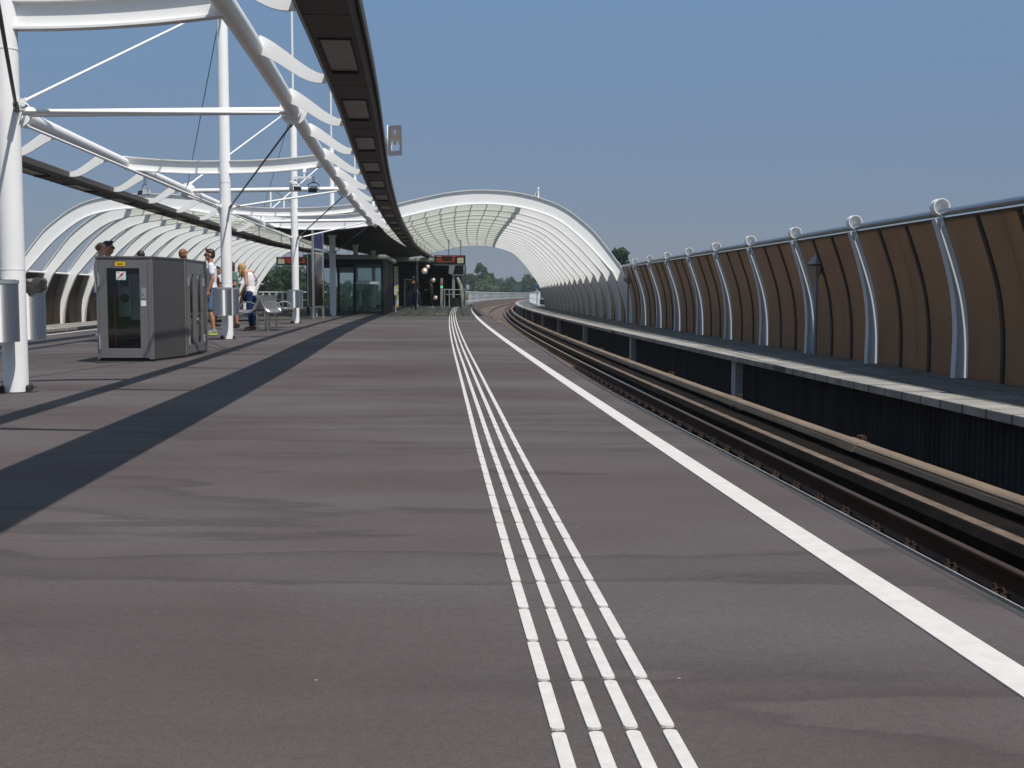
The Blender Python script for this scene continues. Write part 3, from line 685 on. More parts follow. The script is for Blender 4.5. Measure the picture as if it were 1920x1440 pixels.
for s in armS:
    for sgn in (1, -1):
        A = []; B = []
        dz = dzl(-99, 0) if sgn < 0 else 0
        seq = refine(ARM)
        for du, z, h in seq:
            A.append(W(s, uc(s)+sgn*(1.85+du), ZT+z+h+dz)); B.append(W(s, uc(s)+sgn*(1.85+du), ZT+z-h+dz))
        p = MB(); p.ribbon(A, B, Wt(s)*.035)
        p.build('arm', M['white'], can, smooth=True)
nodesS = [4.7, 16.85, 28.95, 41.0]
def nodept(s, sgn): return W(s, uc(s)+sgn*1.85, ZT+(dzl(-99, 0) if sgn < 0 else 0))
for s in nodesS:
    for sgn in (1, -1):
        c = nodept(s, sgn); p = MB(); tt = Wt(s)
        p.tube([c-tt*.02, c+tt*.02], .19, 28); p.tube([c-tt*.10, c+tt*.10], .125, 20)
        for a in (.6, 2.2, 3.8): p.sphere(c-tt*.03+Wn(s)*.15*math.cos(a)+Vector((0, 0, .15*math.sin(a))), .018, 8, 6)
        p.build('node_plate', M['white'], can, smooth=True)
    a, e = nodept(s, -1), nodept(s, 1); d = (e-a).normalized()
    p = MB(); p.tube([a+d*.12, a+d*.2, e-d*.2, e-d*.12], .05, 14, radii=[.02, .052, .052, .02]); p.build('strut', M['white'], can, smooth=True)
colS = [10.8, 22.9, 35.0, 47.0, 59.4, 71.8]
def rod(a, e, r, mat, name='tie_rod'):
    p = MB(); a, e = Vector(a), Vector(e); d = (e-a).normalized()
    p.tube([a, e], r, 8); p.tube([a, a+d*.22], r*1.7, 8); p.tube([e-d*.22, e], r*1.7, 8)
    p.build(name, mat, can, smooth=True)
for i, s in enumerate(colS[:4]):
    base = W(s, uc(s), 0); br = base+Vector((0, 0, 2.42 if i == 0 else 2.47)); top = base+Vector((0, 0, 6.2))
    prev = nodesS[i] if i < 4 else None; nxt = nodesS[i+1] if i+1 < 4 else None
    if i == 3: prev = 41.0
    if prev is not None and i < 4:
        rod(br+Vector((.08, 0, 0)), nodept(prev, 1)-Vector((0, 0, .15)), .015, M['cable'], 'cable'); rod(br-Vector((.08, 0, 0)), nodept(prev, -1)-Vector((0, 0, .12)), .022, M['white'])
        rod(top, nodept(prev, 1)+Vector((0, 0, .12)), .017, M['white']); rod(top, nodept(prev, -1)+Vector((0, 0, .12)), .02, M['white'])
    if nxt is not None:
        rod(br+Vector((.08, .02, 0)), nodept(nxt, 1)-Vector((0, 0, .03)), .021, M['white']); rod(br+Vector((-.08, .02, 0)), nodept(nxt, -1)-Vector((0, 0, .12)), .021, M['white'])
        rod(top, nodept(nxt, 1)+Vector((0, 0, .12)), .008, M['cable'], 'cable'); rod(top, nodept(nxt, -1)+Vector((0, 0, .12)), .009, M['cable'], 'cable')
# gutters with recessed lamps
def gutter(sgn, label, s0, s1, zb):
    t = thing('light_gutter', label, 'light gutter', W(10, uc(10)+sgn*2.82, zb), group='dark lighting gutters of the canopy')
    cu = lambda s: uc(s)+sgn*2.82
    zz = lambda s: zb+rise(s)*.9
    p = MB(); p.sweep(s0, s1, 1.55, lambda s: [(cu(s)-.185, zz(s)), (cu(s)+.185, zz(s)), (cu(s)+.185, zz(s)+.02), (cu(s)-.185, zz(s)+.02)]); p.build('soffit', M['gutter'], t)
    for q in (1, -1):
        p = MB(); p.sweep(s0, s1, 1.55, lambda s: [(cu(s)+q*.187, zz(s)-.004), (cu(s)+q*.235, zz(s)+.045), (cu(s)+q*.245, zz(s)+.14), (cu(s)+q*.19, zz(s)+.14)]); p.build('side', M['gutside'], t)
    p = MB(); p.sweep(s0, s1, 1.55, lambda s: [(cu(s)+sgn*.248, zz(s)+.03), (cu(s)+sgn*.268, zz(s)+.03), (cu(s)+sgn*.268, zz(s)+.15), (cu(s)+sgn*.248, zz(s)+.15)]); p.build('lip', M['gutter'], t)
    p = MB(); p.sweep(s0, s1, 1.55, lambda s: [(cu(s)-.188, zz(s)+.12), (cu(s)+.188, zz(s)+.12), (cu(s)+.188, zz(s)+.138), (cu(s)-.188, zz(s)+.138)]); p.build('cover', M['gutside'], t)
    s = armS[0]+1.55
    while s < s1-1:
        f = MB(); a, e = s-.70, s+.70
        hw = .125
        f.sweep(a-.03, e+.03, .75, lambda x: [(cu(x)-hw-.02, zz(x)-.012), (cu(x)-hw, zz(x)-.012), (cu(x)-hw, zz(x)+.001), (cu(x)-hw-.02, zz(x)+.001)])
        f.sweep(a-.03, e+.03, .75, lambda x: [(cu(x)+hw, zz(x)-.012), (cu(x)+hw+.02, zz(x)-.012), (cu(x)+hw+.02, zz(x)+.001), (cu(x)+hw, zz(x)+.001)])
        f.rect(a-.03, a, .1, lambda x: cu(x)-hw, lambda x: cu(x)+hw, lambda x: zz(x)-.012, lambda x: zz(x)+.001)
        f.rect(e, e+.06, .1, lambda x: cu(x)-hw, lambda x: cu(x)+hw, lambda x: zz(x)-.03, lambda x: zz(x)+.001)
        fo = f.build('lamp_frame', M['lampf'], t)
        q = MB(); q.rect(a, e, .7, lambda x: cu(x)-hw, lambda x: cu(x)+hw, lambda x: zz(x)-.004, lambda x: zz(x)-.001); q.build('diffuser', M['lamp'], fo)
        q = MB(); q.rect(s+1.54, s+1.56, .1, lambda x: cu(x)-.186, lambda x: cu(x)+.186, lambda x: zz(x)-.006, lambda x: zz(x)-.0005); q.build('joint_strip', M['gutside'], t)
        s += 3.1
    s = S0+DS
    while s < s1-2:
        pts = refine(arch_pts(s)); tab = sorted((a, z) for a, z, _ in pts[14:-14]); zr = interp(tab, cu(s))-.5
        p = MB(); p.tube([W(s, cu(s), zz(s)+.12), W(s, cu(s), zr)], .022, 6); p.obox(W(s, cu(s), zr-.02), Wn(s), Wt(s), (0, 0, 1), .11, .04, .02); p.build('hanger', M['greyc'], t); s += DS*2
    return t
gutter(1, 'dark gutter with square lamps above the right half of the platform', -8, 98, 2.98)
gutter(-1, 'dark gutter above the left half of the platform', -8, 98, 2.88)

# ================================================================== MAST COLUMNS
names = ['closest white mast column at the left edge, steel bins at its foot', 'second white mast column from the camera, behind the grey cabinet',
         'third white mast column from the camera, right of the steel benches', 'white mast column in the shade of the roof beside the map frame',
         'white mast column inside the dark glass shelter', 'mast column behind the glass shelter']
cols = []
for i, s in enumerate(colS):
    c = W(s, uc(s), 0)
    t = thing('mast_column', names[i], 'column', c, group='white mast columns along the middle of the platform'); cols.append(c)
    zt = 6.45
    p = MB(); r = .104 if i < 3 else .118
    if i < 3: p.tube([(c.x, c.y, z) for z in (-.02, zt, 6.7)], r, 36, radii=[r, r-.004, .03])
    else:
        p.tube([(c.x, c.y, z) for z in (-.02, 3.2, 3.3, 3.45, 4.4, zt, 6.7)], r, 28, radii=[r, r, r, r, .095, .095, .03])
        p.tube([(c.x, c.y, z) for z in (3.05+rise(s), 3.11+rise(s), 3.14+rise(s))], r, 24, radii=[r+.002, r+.05, r+.09])
    p.build('shaft', M['whitec'], t, smooth=True)
    p = MB(); p.tube([(c.x, c.y, 6.6), (c.x, c.y, 10.8)], .035, 10); p.build('mast_top', M['whitec'], t, smooth=True)
    for zz in (1.06, 2.93):
        p = MB(); p.tube([(c.x, c.y, zz), (c.x, c.y, zz+.012)], r+.0015, 36); p.build('weld_ring', M['whitec'], t, smooth=True)
    p = MB(); p.tube([(c.x, c.y, .0), (c.x, c.y, .006)], r+.075, 32); p.build('base_plate', M['whitec'] if i > 2 else M['edge'], t)
    for a in (225, 315, 45, 135):
        a = math.radians(a+18); q = MB(); d = (c.x+math.cos(a)*(r+.045), c.y+math.sin(a)*(r+.045))
        q.cyl(d, .024, .004, .045, 10); q.sphere((d[0], d[1], .045), .024, 10, 6); q.build('bolt_cap', M['blackbolt'], t, smooth=True)
    if i < 4:
        q = MB()
        for a in (-1, 1):
            q.obox((c.x+a*.11, c.y-.02, 2.47), (1, 0, 0), (0, 1, 0), (0, 0, 1), .05, .012, .05)
            q.tube([(c.x+a*.15, c.y-.04, 2.47), (c.x+a*.15, c.y+.02, 2.47)], .022, 8)
            q.plate([(c.x+a*.10, c.y-.02, 2.42), (c.x+a*.15, c.y-.02, 2.44), (c.x+a*.095, c.y-.02, 2.28)], (0, .014, 0))
        q.build('stay_bracket', M['whitec'], t)

# ================================================================== BINS
def litter_bin(x, y, label, bag=False, h=.52, z0=.45, r=.172, side=1):
    t = thing('litter_bin', label, 'litter bin', (x, y, 0), group='steel litter bins on the mast columns')
    p = MB(); p.tube([(x, y, z0), (x, y, z0+h-.03)], r, 40); p.build('drum', M['steel'], t, smooth=True)
    p = MB(); p.tube([(x, y, z0+h-.03), (x, y, z0+h)], r+.006, 40); p.build('rim', M['galv'], t, smooth=True)
    p = MB(); p.tube([(x, y, z0+h+.001), (x, y, z0+h+.004)], r-.02, 30); p.build('opening', M['black'], t)
    if bag:
        p = MB(); vs = []; n = 40; lv = [(-.10, .006), (-.07, .016), (-.03, .012), (.0, .018), (.02, .004), (.012, -.03)]
        for j, (dz, dr) in enumerate(lv):
            for i in range(n):
                a = 2*math.pi*i/n; w = .010*math.sin(7*a+j*1.3)+.008*math.sin(13*a-j*2.1); hz = .02*math.sin(3*a+1)+.012*math.sin(8*a) if j in (0,) else .008*math.sin(5*a+j)
                vs.append((x+(r+dr+w*.6)*math.cos(a), y+(r+dr+w*.6)*math.sin(a), z0+h+dz+hz))
        p.add(vs, [(j*n+i, j*n+(i+1) % n, (j+1)*n+(i+1) % n, (j+1)*n+i) for j in range(len(lv)-1) for i in range(n)])
        p.build('bin_liner', M['bag'], t, smooth=True)
    return t
bl = [('steel litter bin on the camera side of the closest mast column', 'steel litter bin with a crumpled dark liner behind the closest mast column'),
      ('steel litter bin on the camera side of the second mast column', 'steel litter bin tucked behind the second mast column by the benches'),
      ('steel litter bin on the camera side of the third mast column', 'steel litter bin tucked behind the third mast column')]
for i in range(3):
    c = cols[i]
    litter_bin(c.x-.02, c.y-.285, bl[i][0]); litter_bin(c.x-.02, c.y+.29, bl[i][1], bag=(i == 0), side=-1)
litter_bin(cols[4].x+.12, cols[4].y-.25, 'litter bin behind the shelter glass on a mast column')

# ================================================================== CABINET
P_ = [g(184.6, 677.8), g(288.5, 677.8), g(349.6, 670.2), g(389.3, 660)]
A_, B2, C_, D_ = P_
E_ = Vector((D_.x-.62, D_.y+.45, 0)); F_ = Vector((A_.x-.17, E_.y-.35, 0))
cab = thing('electrical_cabinet', 'grey stainless steel equipment cabinet with a glass door between the first two columns', 'cabinet', (A_.x+.4, A_.y+1, 0))
HC = 1.325
def wallq(b, a, e, z0, z1, th, inn):
    d = (e-a).normalized(); n = Vector((-d.y, d.x, 0))*inn
    b.hexa([a+Vector((0, 0, z0)), e+Vector((0, 0, z0)), e+n*th+Vector((0, 0, z0)), a+n*th+Vector((0, 0, z0)), a+Vector((0, 0, z1)), e+Vector((0, 0, z1)), e+n*th+Vector((0, 0, z1)), a+n*th+Vector((0, 0, z1))])
b = MB(); wallq(b, B2, C_, .03, HC-.03, .02, 1); wallq(b, C_, D_, .03, HC-.03, .02, 1); wallq(b, D_, E_, .03, HC-.03, .02, 1); wallq(b, E_, F_, .03, HC-.03, .02, 1); wallq(b, F_, A_, .03, HC-.03, .02, 1)
b.build('body', M['steeld'], cab)
ctr = (A_+B2+C_+D_+E_+F_)/6
def shrink(p, k): return ctr+(p-ctr)*k
b = MB(); b.prism([shrink(p, 1.012) for p in (A_, B2, C_, D_, E_, F_)], HC-.03, HC+.002); b.build('lid', M['steeld'], cab, bevel=.006)
b = MB(); b.prism([shrink(p, .985) for p in (A_, B2, C_, D_, E_, F_)], -.01, .03); b.build('plinth', M['black'], cab)
# front door frame (facing the camera)
x0, x1 = A_.x+.035, B2.x-.055; y = A_.y; z0, z1 = .045, HC-.05; fw = .10
def ring(p, X0, X1, Z0, Z1, f0, f1, y0, y1):
    o = [(X0, Z0), (X1, Z0), (X1, Z1), (X0, Z1)]; n_ = [(X0+f0, Z0+f1), (X1-f0, Z0+f1), (X1-f0, Z1-f0), (X0+f0, Z1-f0)]
    vs = [(a, y0, c) for a, c in o+n_]+[(a, y1, c) for a, c in o+n_]; fs = []
    for i in range(4):
        k = (i+1) % 4; fs += [(i, k, k+4, i+4), (i+8, i+12, k+12, k+8), (i, i+8, k+8, k), (i+4, k+4, k+12, i+12)]
    p.add(vs, fs)
door = part(lambda p: ring(p, x0, x1, z0, z1, fw, fw+.02, y-.015, y+.015), 'door', M['steelf'], cab, bevel=.003)
part(lambda p: (p.box(A_.x, x0-.004, y-.01, y+.04, .03, HC-.03), p.box(x1+.004, B2.x, y-.01, y+.04, .03, HC-.03), p.box(x0, x1, y, y+.04, HC-.046, HC-.03)), 'door_jamb', M['steelf'], cab)
part(lambda p: p.box(x0+fw-.005, x1-fw+.005, y-.002, y+.004, z0+fw, z1-fw+.005), 'door_glass', M['cglass'], door)
for zz in (.18, .96):
    part(lambda p: (p.box(x0-.012, x0+.006, y-.03, y-.012, zz, zz+.11), p.cyl((x0-.003, y-.03), .009, zz-.02, zz+.16, 8)), 'hinge', M['galv'], door, smooth=True)
part(lambda p: p.box(x1-.085, x1-.02, y-.0185, y-.016, .70, .77), 'paper_label', M['stick_w'], door)
part(lambda p: (p.tube([(x1-.05, y-.02, .865), (x1-.05, y-.03, .865)], .009, 10), p.box(x1-.075, x1-.02, y-.017, y-.0155, .80, .93)), 'lock', M['galv'], door)
part(lambda p: p.box(x0+.21, x0+.34, y-.019, y-.0165, z1-.072, z1-.020), 'warning_sticker', M['stick_y'], door)
part(lambda p: (p.box(x0+.235, x0+.315, y-.0205, y-.0195, z1-.042, z1-.038), p.box(x0+.24, x0+.31, y-.0205, y-.0195, z1-.056, z1-.05)), 'warning_print', M['black'], door)
zs = z1-.175
sx = x0+.22
st = part(lambda p: p.box(sx, sx+.125, y-.0085, y-.006, zs-.075, zs+.035), 'lightning_sticker', M['stick_b'], door)
part(lambda p: p.box(sx, sx+.118, y-.0105, y-.009, zs-.068, zs+.034), 'sticker_face', M['stick_w'], st)
part(lambda p: (p.plate([(sx+.10, y-.011, zs+.028), (sx+.104, y-.011, zs+.02), (sx+.058, y-.011, zs-.012), (sx+.045, y-.011, zs-.006)], (0, .001, 0)),
                p.plate([(sx+.05, y-.0125, zs-.005), (sx+.058, y-.0125, zs-.013), (sx+.092, y-.0125, zs-.001), (sx+.088, y-.0125, zs+.005)], (0, .001, 0)),
                p.plate([(sx+.092, y-.014, zs+.005), (sx+.09, y-.014, zs-.006), (sx+.024, y-.014, zs-.045), (sx+.02, y-.014, zs-.038)], (0, .001, 0)),
                p.plate([(sx+.034, y-.0155, zs-.03), (sx+.03, y-.0155, zs-.05), (sx+.014, y-.0155, zs-.047)], (0, .001, 0)), p.box(sx+.01, sx+.045, y-.0115, y-.0108, zs+.018, zs+.024), p.box(sx+.05, sx+.10, y-.0115, y-.0108, zs-.056, zs-.052)), 'red_lightning_arrow', M['stick_r'], st)
# interior
part(lambda p: (p.box(A_.x+.30, A_.x+.63, y+.35, y+.5, .52, 1.12), p.box(A_.x+.16, A_.x+.34, y+.32, y+.42, .56, 1.1)), 'switch_box', M['interior'], cab, bevel=.012)
part(lambda p: (p.tube([(A_.x+.25, y+.3, .80), (A_.x+.25, y+.32, .80)], .055, 24), p.box(A_.x+.20, A_.x+.30, y+.30, y+.31, .95, 1.07)), 'switch_dial', M['black'], cab)
part(lambda p: p.tube([(A_.x+.19, y+.12, .20), (A_.x+.185, y+.12, .86)], .013, 8), 'red_pole', M['sred'], cab)
part(lambda p: p.box(A_.x+.06, A_.x+.7, y+.9, y+.93, .03, HC-.05), 'inner_panel', M['black'], cab)
# side double doors on face C-D
d = (D_-C_).normalized(); n = Vector((d.y, -d.x, 0)); Ld = (D_-C_).length
def sp(f, z, o=.0): return C_+d*(Ld*f)+n*o+Vector((0, 0, z))
for a, e in ((.05, .40), (.41, .76)):
    dd = part(lambda p: (p.plate([sp(a, .05, .012), sp(e, .05, .012), sp(e, .16, .012), sp(a, .16, .012)], n*.02), p.plate([sp(a, 1.12, .012), sp(e, 1.12, .012), sp(e, HC-.05, .012), sp(a, HC-.05, .012)], n*.02),
                         p.plate([sp(a, .161, .012), sp(a+.09, .161, .012), sp(a+.09, 1.119, .012), sp(a, 1.119, .012)], n*.02), p.plate([sp(e-.09, .161, .012), sp(e, .161, .012), sp(e, 1.119, .012), sp(e-.09, 1.119, .012)], n*.02)), 'side_door', M['steelf'], cab)
    part(lambda p: p.plate([sp(a+.09, .16, .006), sp(e-.09, .16, .006), sp(e-.09, 1.12, .006), sp(a+.09, 1.12, .006)], n*.004), 'door_glass', M['cglass'], dd)
    f = a+.01 if a < .2 else e-.01
    for zz in (.22, 1.02): part(lambda p: p.obox(sp(f, zz, .03), d, n, (0, 0, 1), .012, .012, .055), 'hinge', M['galv'], dd)
part(lambda p: (p.tube([sp(.44, .50, .03), sp(.54, .44, .04)], .012, 8)), 'door_handle', M['rods'], cab)
for q in (shrink(A_, .99), B2, C_, D_): part(lambda p: p.cyl(q, .012, .03, HC-.03, 8), 'corner_post', M['steelf'], cab, smooth=True)
# pale mastic strip round the cabinet foot
b = MB(); ring = [shrink(p, 1.06) for p in (A_, B2, C_, D_, E_, F_)]; b.prism(ring, -.01, .0035); struct(b.build('cabinet_footing', M['edge']))

# ================================================================== FLOODLIGHTS
def flood(x, y, z, ang, label, dark=False):
    t = thing('floodlight', label, 'floodlight', (x, y, z), ang, 'floodlights hung from the second curved beam')
    def loc(p): return t.matrix_basis @ Vector(p)
    b = MB()
    P0 = [(-.10, -.07, -.04), (.10, -.07, -.04), (.10, .07, .0), (-.10, .07, .0)]; 
    b.hexa([loc(p) for p in ((-.095, -.12, -.13), (.095, -.12, -.13), (.095, .08, -.10), (-.095, .08, -.10), (-.075, -.085, -.035), (.075, -.085, -.035), (.06, .05, .01), (-.06, .05, .01))])
    b.build('housing', M['galv'], t, bevel=.006)
    b = MB(); b.hexa([loc(p) for p in ((-.082, -.1215, -.125), (.082, -.1215, -.125), (.08, .06, -.1155), (-.08, .06, -.1155), (-.07, -.099, -.05), (.07, -.099, -.05), (.06, .0, -.06), (-.06, .0, -.06))]); b.build('lamp_glass', M['screen'], t)
    b = MB()
    for q in (-1, 1): b.tube([loc((q*.10, 0, -.06)), loc((q*.10, 0, .03)), loc((q*.03, 0, .065))], .008, 6)
    b.obox(loc((0, 0, .067)), (1, 0, 0), (0, 1, 0), (0, 0, 1), .035, .02, .008); b.build('yoke', M['black' if dark else 'galv'], t)
    return t
yb = W(22.9, uc(22.9), 0).y
q1 = at(272, 353, yb); flood(q1.x, q1.y, q1.z, math.radians(-40), 'left floodlight hanging alone from the left end of the second curved beam')
b = MB(); b.tube([(q1.x, q1.y, q1.z+.06), (q1.x, q1.y, 3.22)], .028, 10); tag(b.build('drop_pole', M['whitec'], smooth=True), 'short white drop pole carrying the lone left floodlight', 'pole')
q2 = at(553, 345, yb-.1); q3 = at(588, 349, yb-.1); q4 = at(570, 333, yb-.1)
flood(q2.x, q2.y, q2.z, math.radians(35), 'pale floodlight on the left end of the crossbar under the second curved beam')
flood(q3.x, q3.y, q3.z, math.radians(0), 'dark-faced floodlight on the right end of the crossbar under the second curved beam', True)
hm = thing('floodlight_crossbar', 'white T-shaped crossbar holding two floodlights under the curved beam', 'bracket', q4)
part(lambda p: (p.tube([(q4.x, q4.y, q4.z), (q4.x, q4.y, q4.z+.08)], .018, 8), p.tube([(q4.x, q4.y, q4.z+.08), (q4.x, q4.y+.1, 3.19)], .03, 10)), 'drop_pole', M['whitec'], hm, smooth=True)
part(lambda p: (p.box(q2.x-.02, q3.x+.02, q4.y-.02, q4.y+.02, q4.z-.02, q4.z+.02), p.box(q2.x-.02, q2.x+.02, q4.y-.02, q4.y+.02, q2.z+.06, q4.z-.02), p.box(q3.x-.02, q3.x+.02, q4.y-.02, q4.y+.02, q3.z+.06, q4.z-.02)), 'crossbar', M['whitec'], hm)

# ================================================================== METRO SIGN
def curve_plate(name, outers, holes, th, mat, parent, origin, ax, az):
    cu = bpy.data.curves.new(name, 'CURVE'); cu.dimensions = '2D'; cu.fill_mode = 'BOTH'; cu.extrude = th/2
    for poly in outers+holes:
        sp_ = cu.splines.new('POLY'); sp_.points.add(len(poly)-1)
        for i, p in enumerate(poly): sp_.points[i].co = (p[0], p[1], 0, 1)
        sp_.use_cyclic_u = True
    tmp = bpy.data.objects.new('tmp', cu); COL.objects.link(tmp)
    dg = bpy.context.evaluated_depsgraph_get(); me = bpy.data.meshes.new_from_object(tmp.evaluated_get(dg)); bpy.data.objects.remove(tmp); bpy.data.curves.remove(cu)
    ax, az = Vector(ax).normalized(), Vector(az).normalized(); nn = ax.cross(az)
    R = Matrix((ax, az, nn)).transposed().to_4x4(); Mx = Matrix.Translation(Vector(origin)) @ R
    if parent is not None: Mx = root_of(parent).matrix_basis.inverted() @ Mx
    me.transform(Mx); me.materials.clear(); me.materials.append(mat); me.name = name
    ob = bpy.data.objects.new(name, me); COL.objects.link(ob)
    if parent is not None: ob.parent = parent
    return ob
mo = at(726, 291.5, 21.6)
ms = thing('metro_sign', 'grey metro sign with a cut-out M standing on the right gutter', 'sign', mo)
# unit square from pixels of the sign, origin bottom left; 100 px = 1 m
def mp_(x, y): return ((x-400)/16*.0098, (1165-y)/16*.0098)
out_ = [(432, 305), (825, 265), (840, 1145), (520, 1168), (432, 1168)]
hole1 = [(592, 412), (668, 405), (637, 610)]
hole2 = [(553, 655), (600, 845), (672, 850), (707, 655), (755, 835), (785, 845), (757, 1015), (525, 1035), (490, 862), (522, 850)]
face = curve_plate('sign_face', [[mp_(*p) for p in out_]], [[mp_(*p) for p in hole1], [mp_(*p) for p in hole2]], .02, M['msign'], ms, mo, (1, .25, 0), (0, 0, 1))
Mpoly = [(520, 410), (590, 410), (637, 612), (675, 405), (752, 405), (805, 840), (757, 838), (707, 650), (670, 852), (602, 848), (553, 652), (522, 852), (465, 855)]
curve_plate('letter_m', [[mp_(*p) for p in Mpoly]], [], .03, M['mlet'], face, mo, (1, .25, 0), (0, 0, 1))
curve_plate('side_face', [[(0, .02), (.30, .02), (.30, .54), (0, .54)]], [[(.07, .12), (.23, .12), (.21, .22), (.09, .22)]], .02, M['whitec'], ms, mo+Vector((.01, 0, 0)), (.13, 1, 0), (0, 0, 1))
part(lambda p: p.tube([(mo.x-.03, mo.y+.05, 3.08), (mo.x-.03, mo.y+.05, mo.z+.30)], .02, 8), 'stem', M['greyc'], ms)
b = MB(); c = at(707, 187, 14.2); b.box(c.x-.01, c.x+.01, c.y-.03, c.y+.03, c.z-.06, c.z+.05); tag(b.build('small_bracket', M['white']), 'tiny white bracket on the outer lip of the right gutter', 'bracket')

# ================================================================== BENCHES
def bench(cx, cy, rz, label, seats=2, sides=(1, -1), back=True):
    t = thing('bench', label, 'bench', (cx, cy, 0), rz, 'back-to-back steel benches between the columns')
    L = lambda p: t.matrix_basis @ Vector(p)
    W_ = .56
    prof = [(.10, .82), (.085, .74), (.10, .60), (.13, .50), (.19, .455), (.30, .445), (.42, .46), (.50, .475)]
    for sg in sides:
        for i in range(seats):
            y0 = (i-seats/2)*W_+.012; y1 = y0+W_-.024
            def strip(pp, name):
                b = MB(); A = [L((sg*x, y0, z)) for x, z in pp]; B = [L((sg*x, y1, z)) for x, z in pp]
                n = len(pp); tk = .008
                vs = A+B+[v-Vector((0, 0, tk)) for v in A]+[v-Vector((0, 0, tk)) for v in B]; fs = []
                for j in range(n-1): fs += [(j, j+1, n+j+1, n+j), (2*n+j, 3*n+j, 3*n+j+1, 2*n+j+1), (j, 2*n+j, 2*n+j+1, j+1), (n+j, n+j+1, 3*n+j+1, 3*n+j)]
                fs += [(0, n, 3*n, 2*n), (n-1, 3*n-1, 4*n-1, 2*n-1)]; b.add(vs, fs); b.build(name, M['perf'], t, smooth=True)
            (strip(prof[:4], 'backrest') if back else None); strip(prof[3:], 'seat')
        for i in (0, seats):
            yy = (i-seats/2)*W_
            pts = [(.05, .83), (.035, .74), (.06, .62), (.12, .51), (.21, .435), (.32, .415), (.43, .43), (.50, .455)]
            if not back: pts = pts[4:]
            b = MB(); b.tube([L((sg*x, yy, z)) for x, z in pts], .026, 10); b.build('seat_frame', M['rods'], t, smooth=True)
            arm = [(.12, .62), (.22, .665), (.34, .665), (.43, .62), (.48, .54), (.50, .46)]
            b = MB(); b.tube([L((sg*x, yy, z)) for x, z in arm], .012, 8); b.build('armrest', M['rods'], t, smooth=True)
    b = MB(); b.tube([L((0, -seats/2*W_, .42)), L((0, seats/2*W_, .42))], .03, 10); 
    for sg in (1, -1):
        for i in (-1, 1): b.tube([L((0, i*.35, .42)), L((sg*.2, i*.35, .43))], .018, 8)
    b.build('beam', M['rods'], t, smooth=True)
    for sg in sides:
        for i in (-1, 1):
            b = MB(); b.cyl(L((sg*.13, i*.33, 0)), .026, 0, .43, 12); b.cyl(L((sg*.13, i*.33, 0)), .05, .001, .008, 14); b.build('leg', M['rods'], t, smooth=True)
    return t
bp = g(493, 620); bench(bp.x+.02, bp.y+.35, -.07, 'nearer back-to-back steel bench just right of the second column')
bench(bp.x-.36, bp.y+2.3, -.07, 'farther steel seat without a backrest left of the third column', sides=(1,), back=False)

# ================================================================== SIGNS ON POLES, SHELTER, HALL
pa = g(588, 598); pb = g(606, 596.5)
isg = thing('station_sign', 'tall two-pole sign with a blue panel above a glazed map frame', 'sign', pa)
part(lambda p: (p.cyl(pa, .042, 0, 3.02, 16), p.cyl(pa, .09, 0, .01, 16)), 'pole', M['rods'], isg, smooth=True)
part(lambda p: (p.cyl(pb, .042, 0, 3.02, 16), p.cyl(pb, .09, 0, .01, 16)), 'pole', M['rods'], isg, smooth=True)
dd = (pb-pa).normalized(); pn = Vector((dd.y, -dd.x, 0))
bpn = part(lambda p: p.plate([pa+dd*.06+Vector((0, 0, 2.42)), pb-dd*.06+Vector((0, 0, 2.42)), pb-dd*.06+Vector((0, 0, 2.95)), pa+dd*.06+Vector((0, 0, 2.95))], pn*.06), 'name_panel', M['blue'], isg)
fr = part(lambda p: (p.plate([pa+dd*.10+Vector((0, 0, .38)), pb-dd*.10+Vector((0, 0, .38)), pb-dd*.10+Vector((0, 0, .44)), pa+dd*.10+Vector((0, 0, .44))], pn*.10),
                     p.plate([pa+dd*.10+Vector((0, 0, 2.22)), pb-dd*.10+Vector((0, 0, 2.22)), pb-dd*.10+Vector((0, 0, 2.28)), pa+dd*.10+Vector((0, 0, 2.28))], pn*.10)), 'map_frame', M['rods'], isg)
part(lambda p: p.plate([pa+dd*.11+Vector((0, 0, .44)), pb-dd*.11+Vector((0, 0, .44)), pb-dd*.11+Vector((0, 0, 2.22)), pa+dd*.11+Vector((0, 0, 2.22))], pn*.03), 'map_sheet', M['poster'], fr)
part(lambda p: p.plate([pa+dd*.11+pn*.035+Vector((0, 0, .44)), pb-dd*.11+pn*.035+Vector((0, 0, .44)), pb-dd*.11+pn*.035+Vector((0, 0, 2.22)), pa+dd*.11+pn*.035+Vector((0, 0, 2.22))], pn*.006), 'map_glass', M['bglass'], fr)
# slim black information pillar beside it
ip = g(590, 595); b_ = thing('information_pillar', 'slim black pillar with pale glass edges beside the two-pole sign', 'pillar', ip)
part(lambda p: p.box(ip.x-.22, ip.x+.14, ip.y, ip.y+.25, .40, 2.30), 'housing', M['black'], b_)
part(lambda p: (p.box(ip.x-.245, ip.x-.222, ip.y-.02, ip.y+.26, .40, 2.32), p.box(ip.x+.142, ip.x+.165, ip.y-.02, ip.y+.26, .40, 2.32)), 'glass_edge', M['tube'], b_)
part(lambda p: (p.cyl((ip.x-.1, ip.y+.12), .03, 0, .4, 10), p.cyl((ip.x+.05, ip.y+.12), .03, 0, .4, 10)), 'foot', M['greyc'], b_)
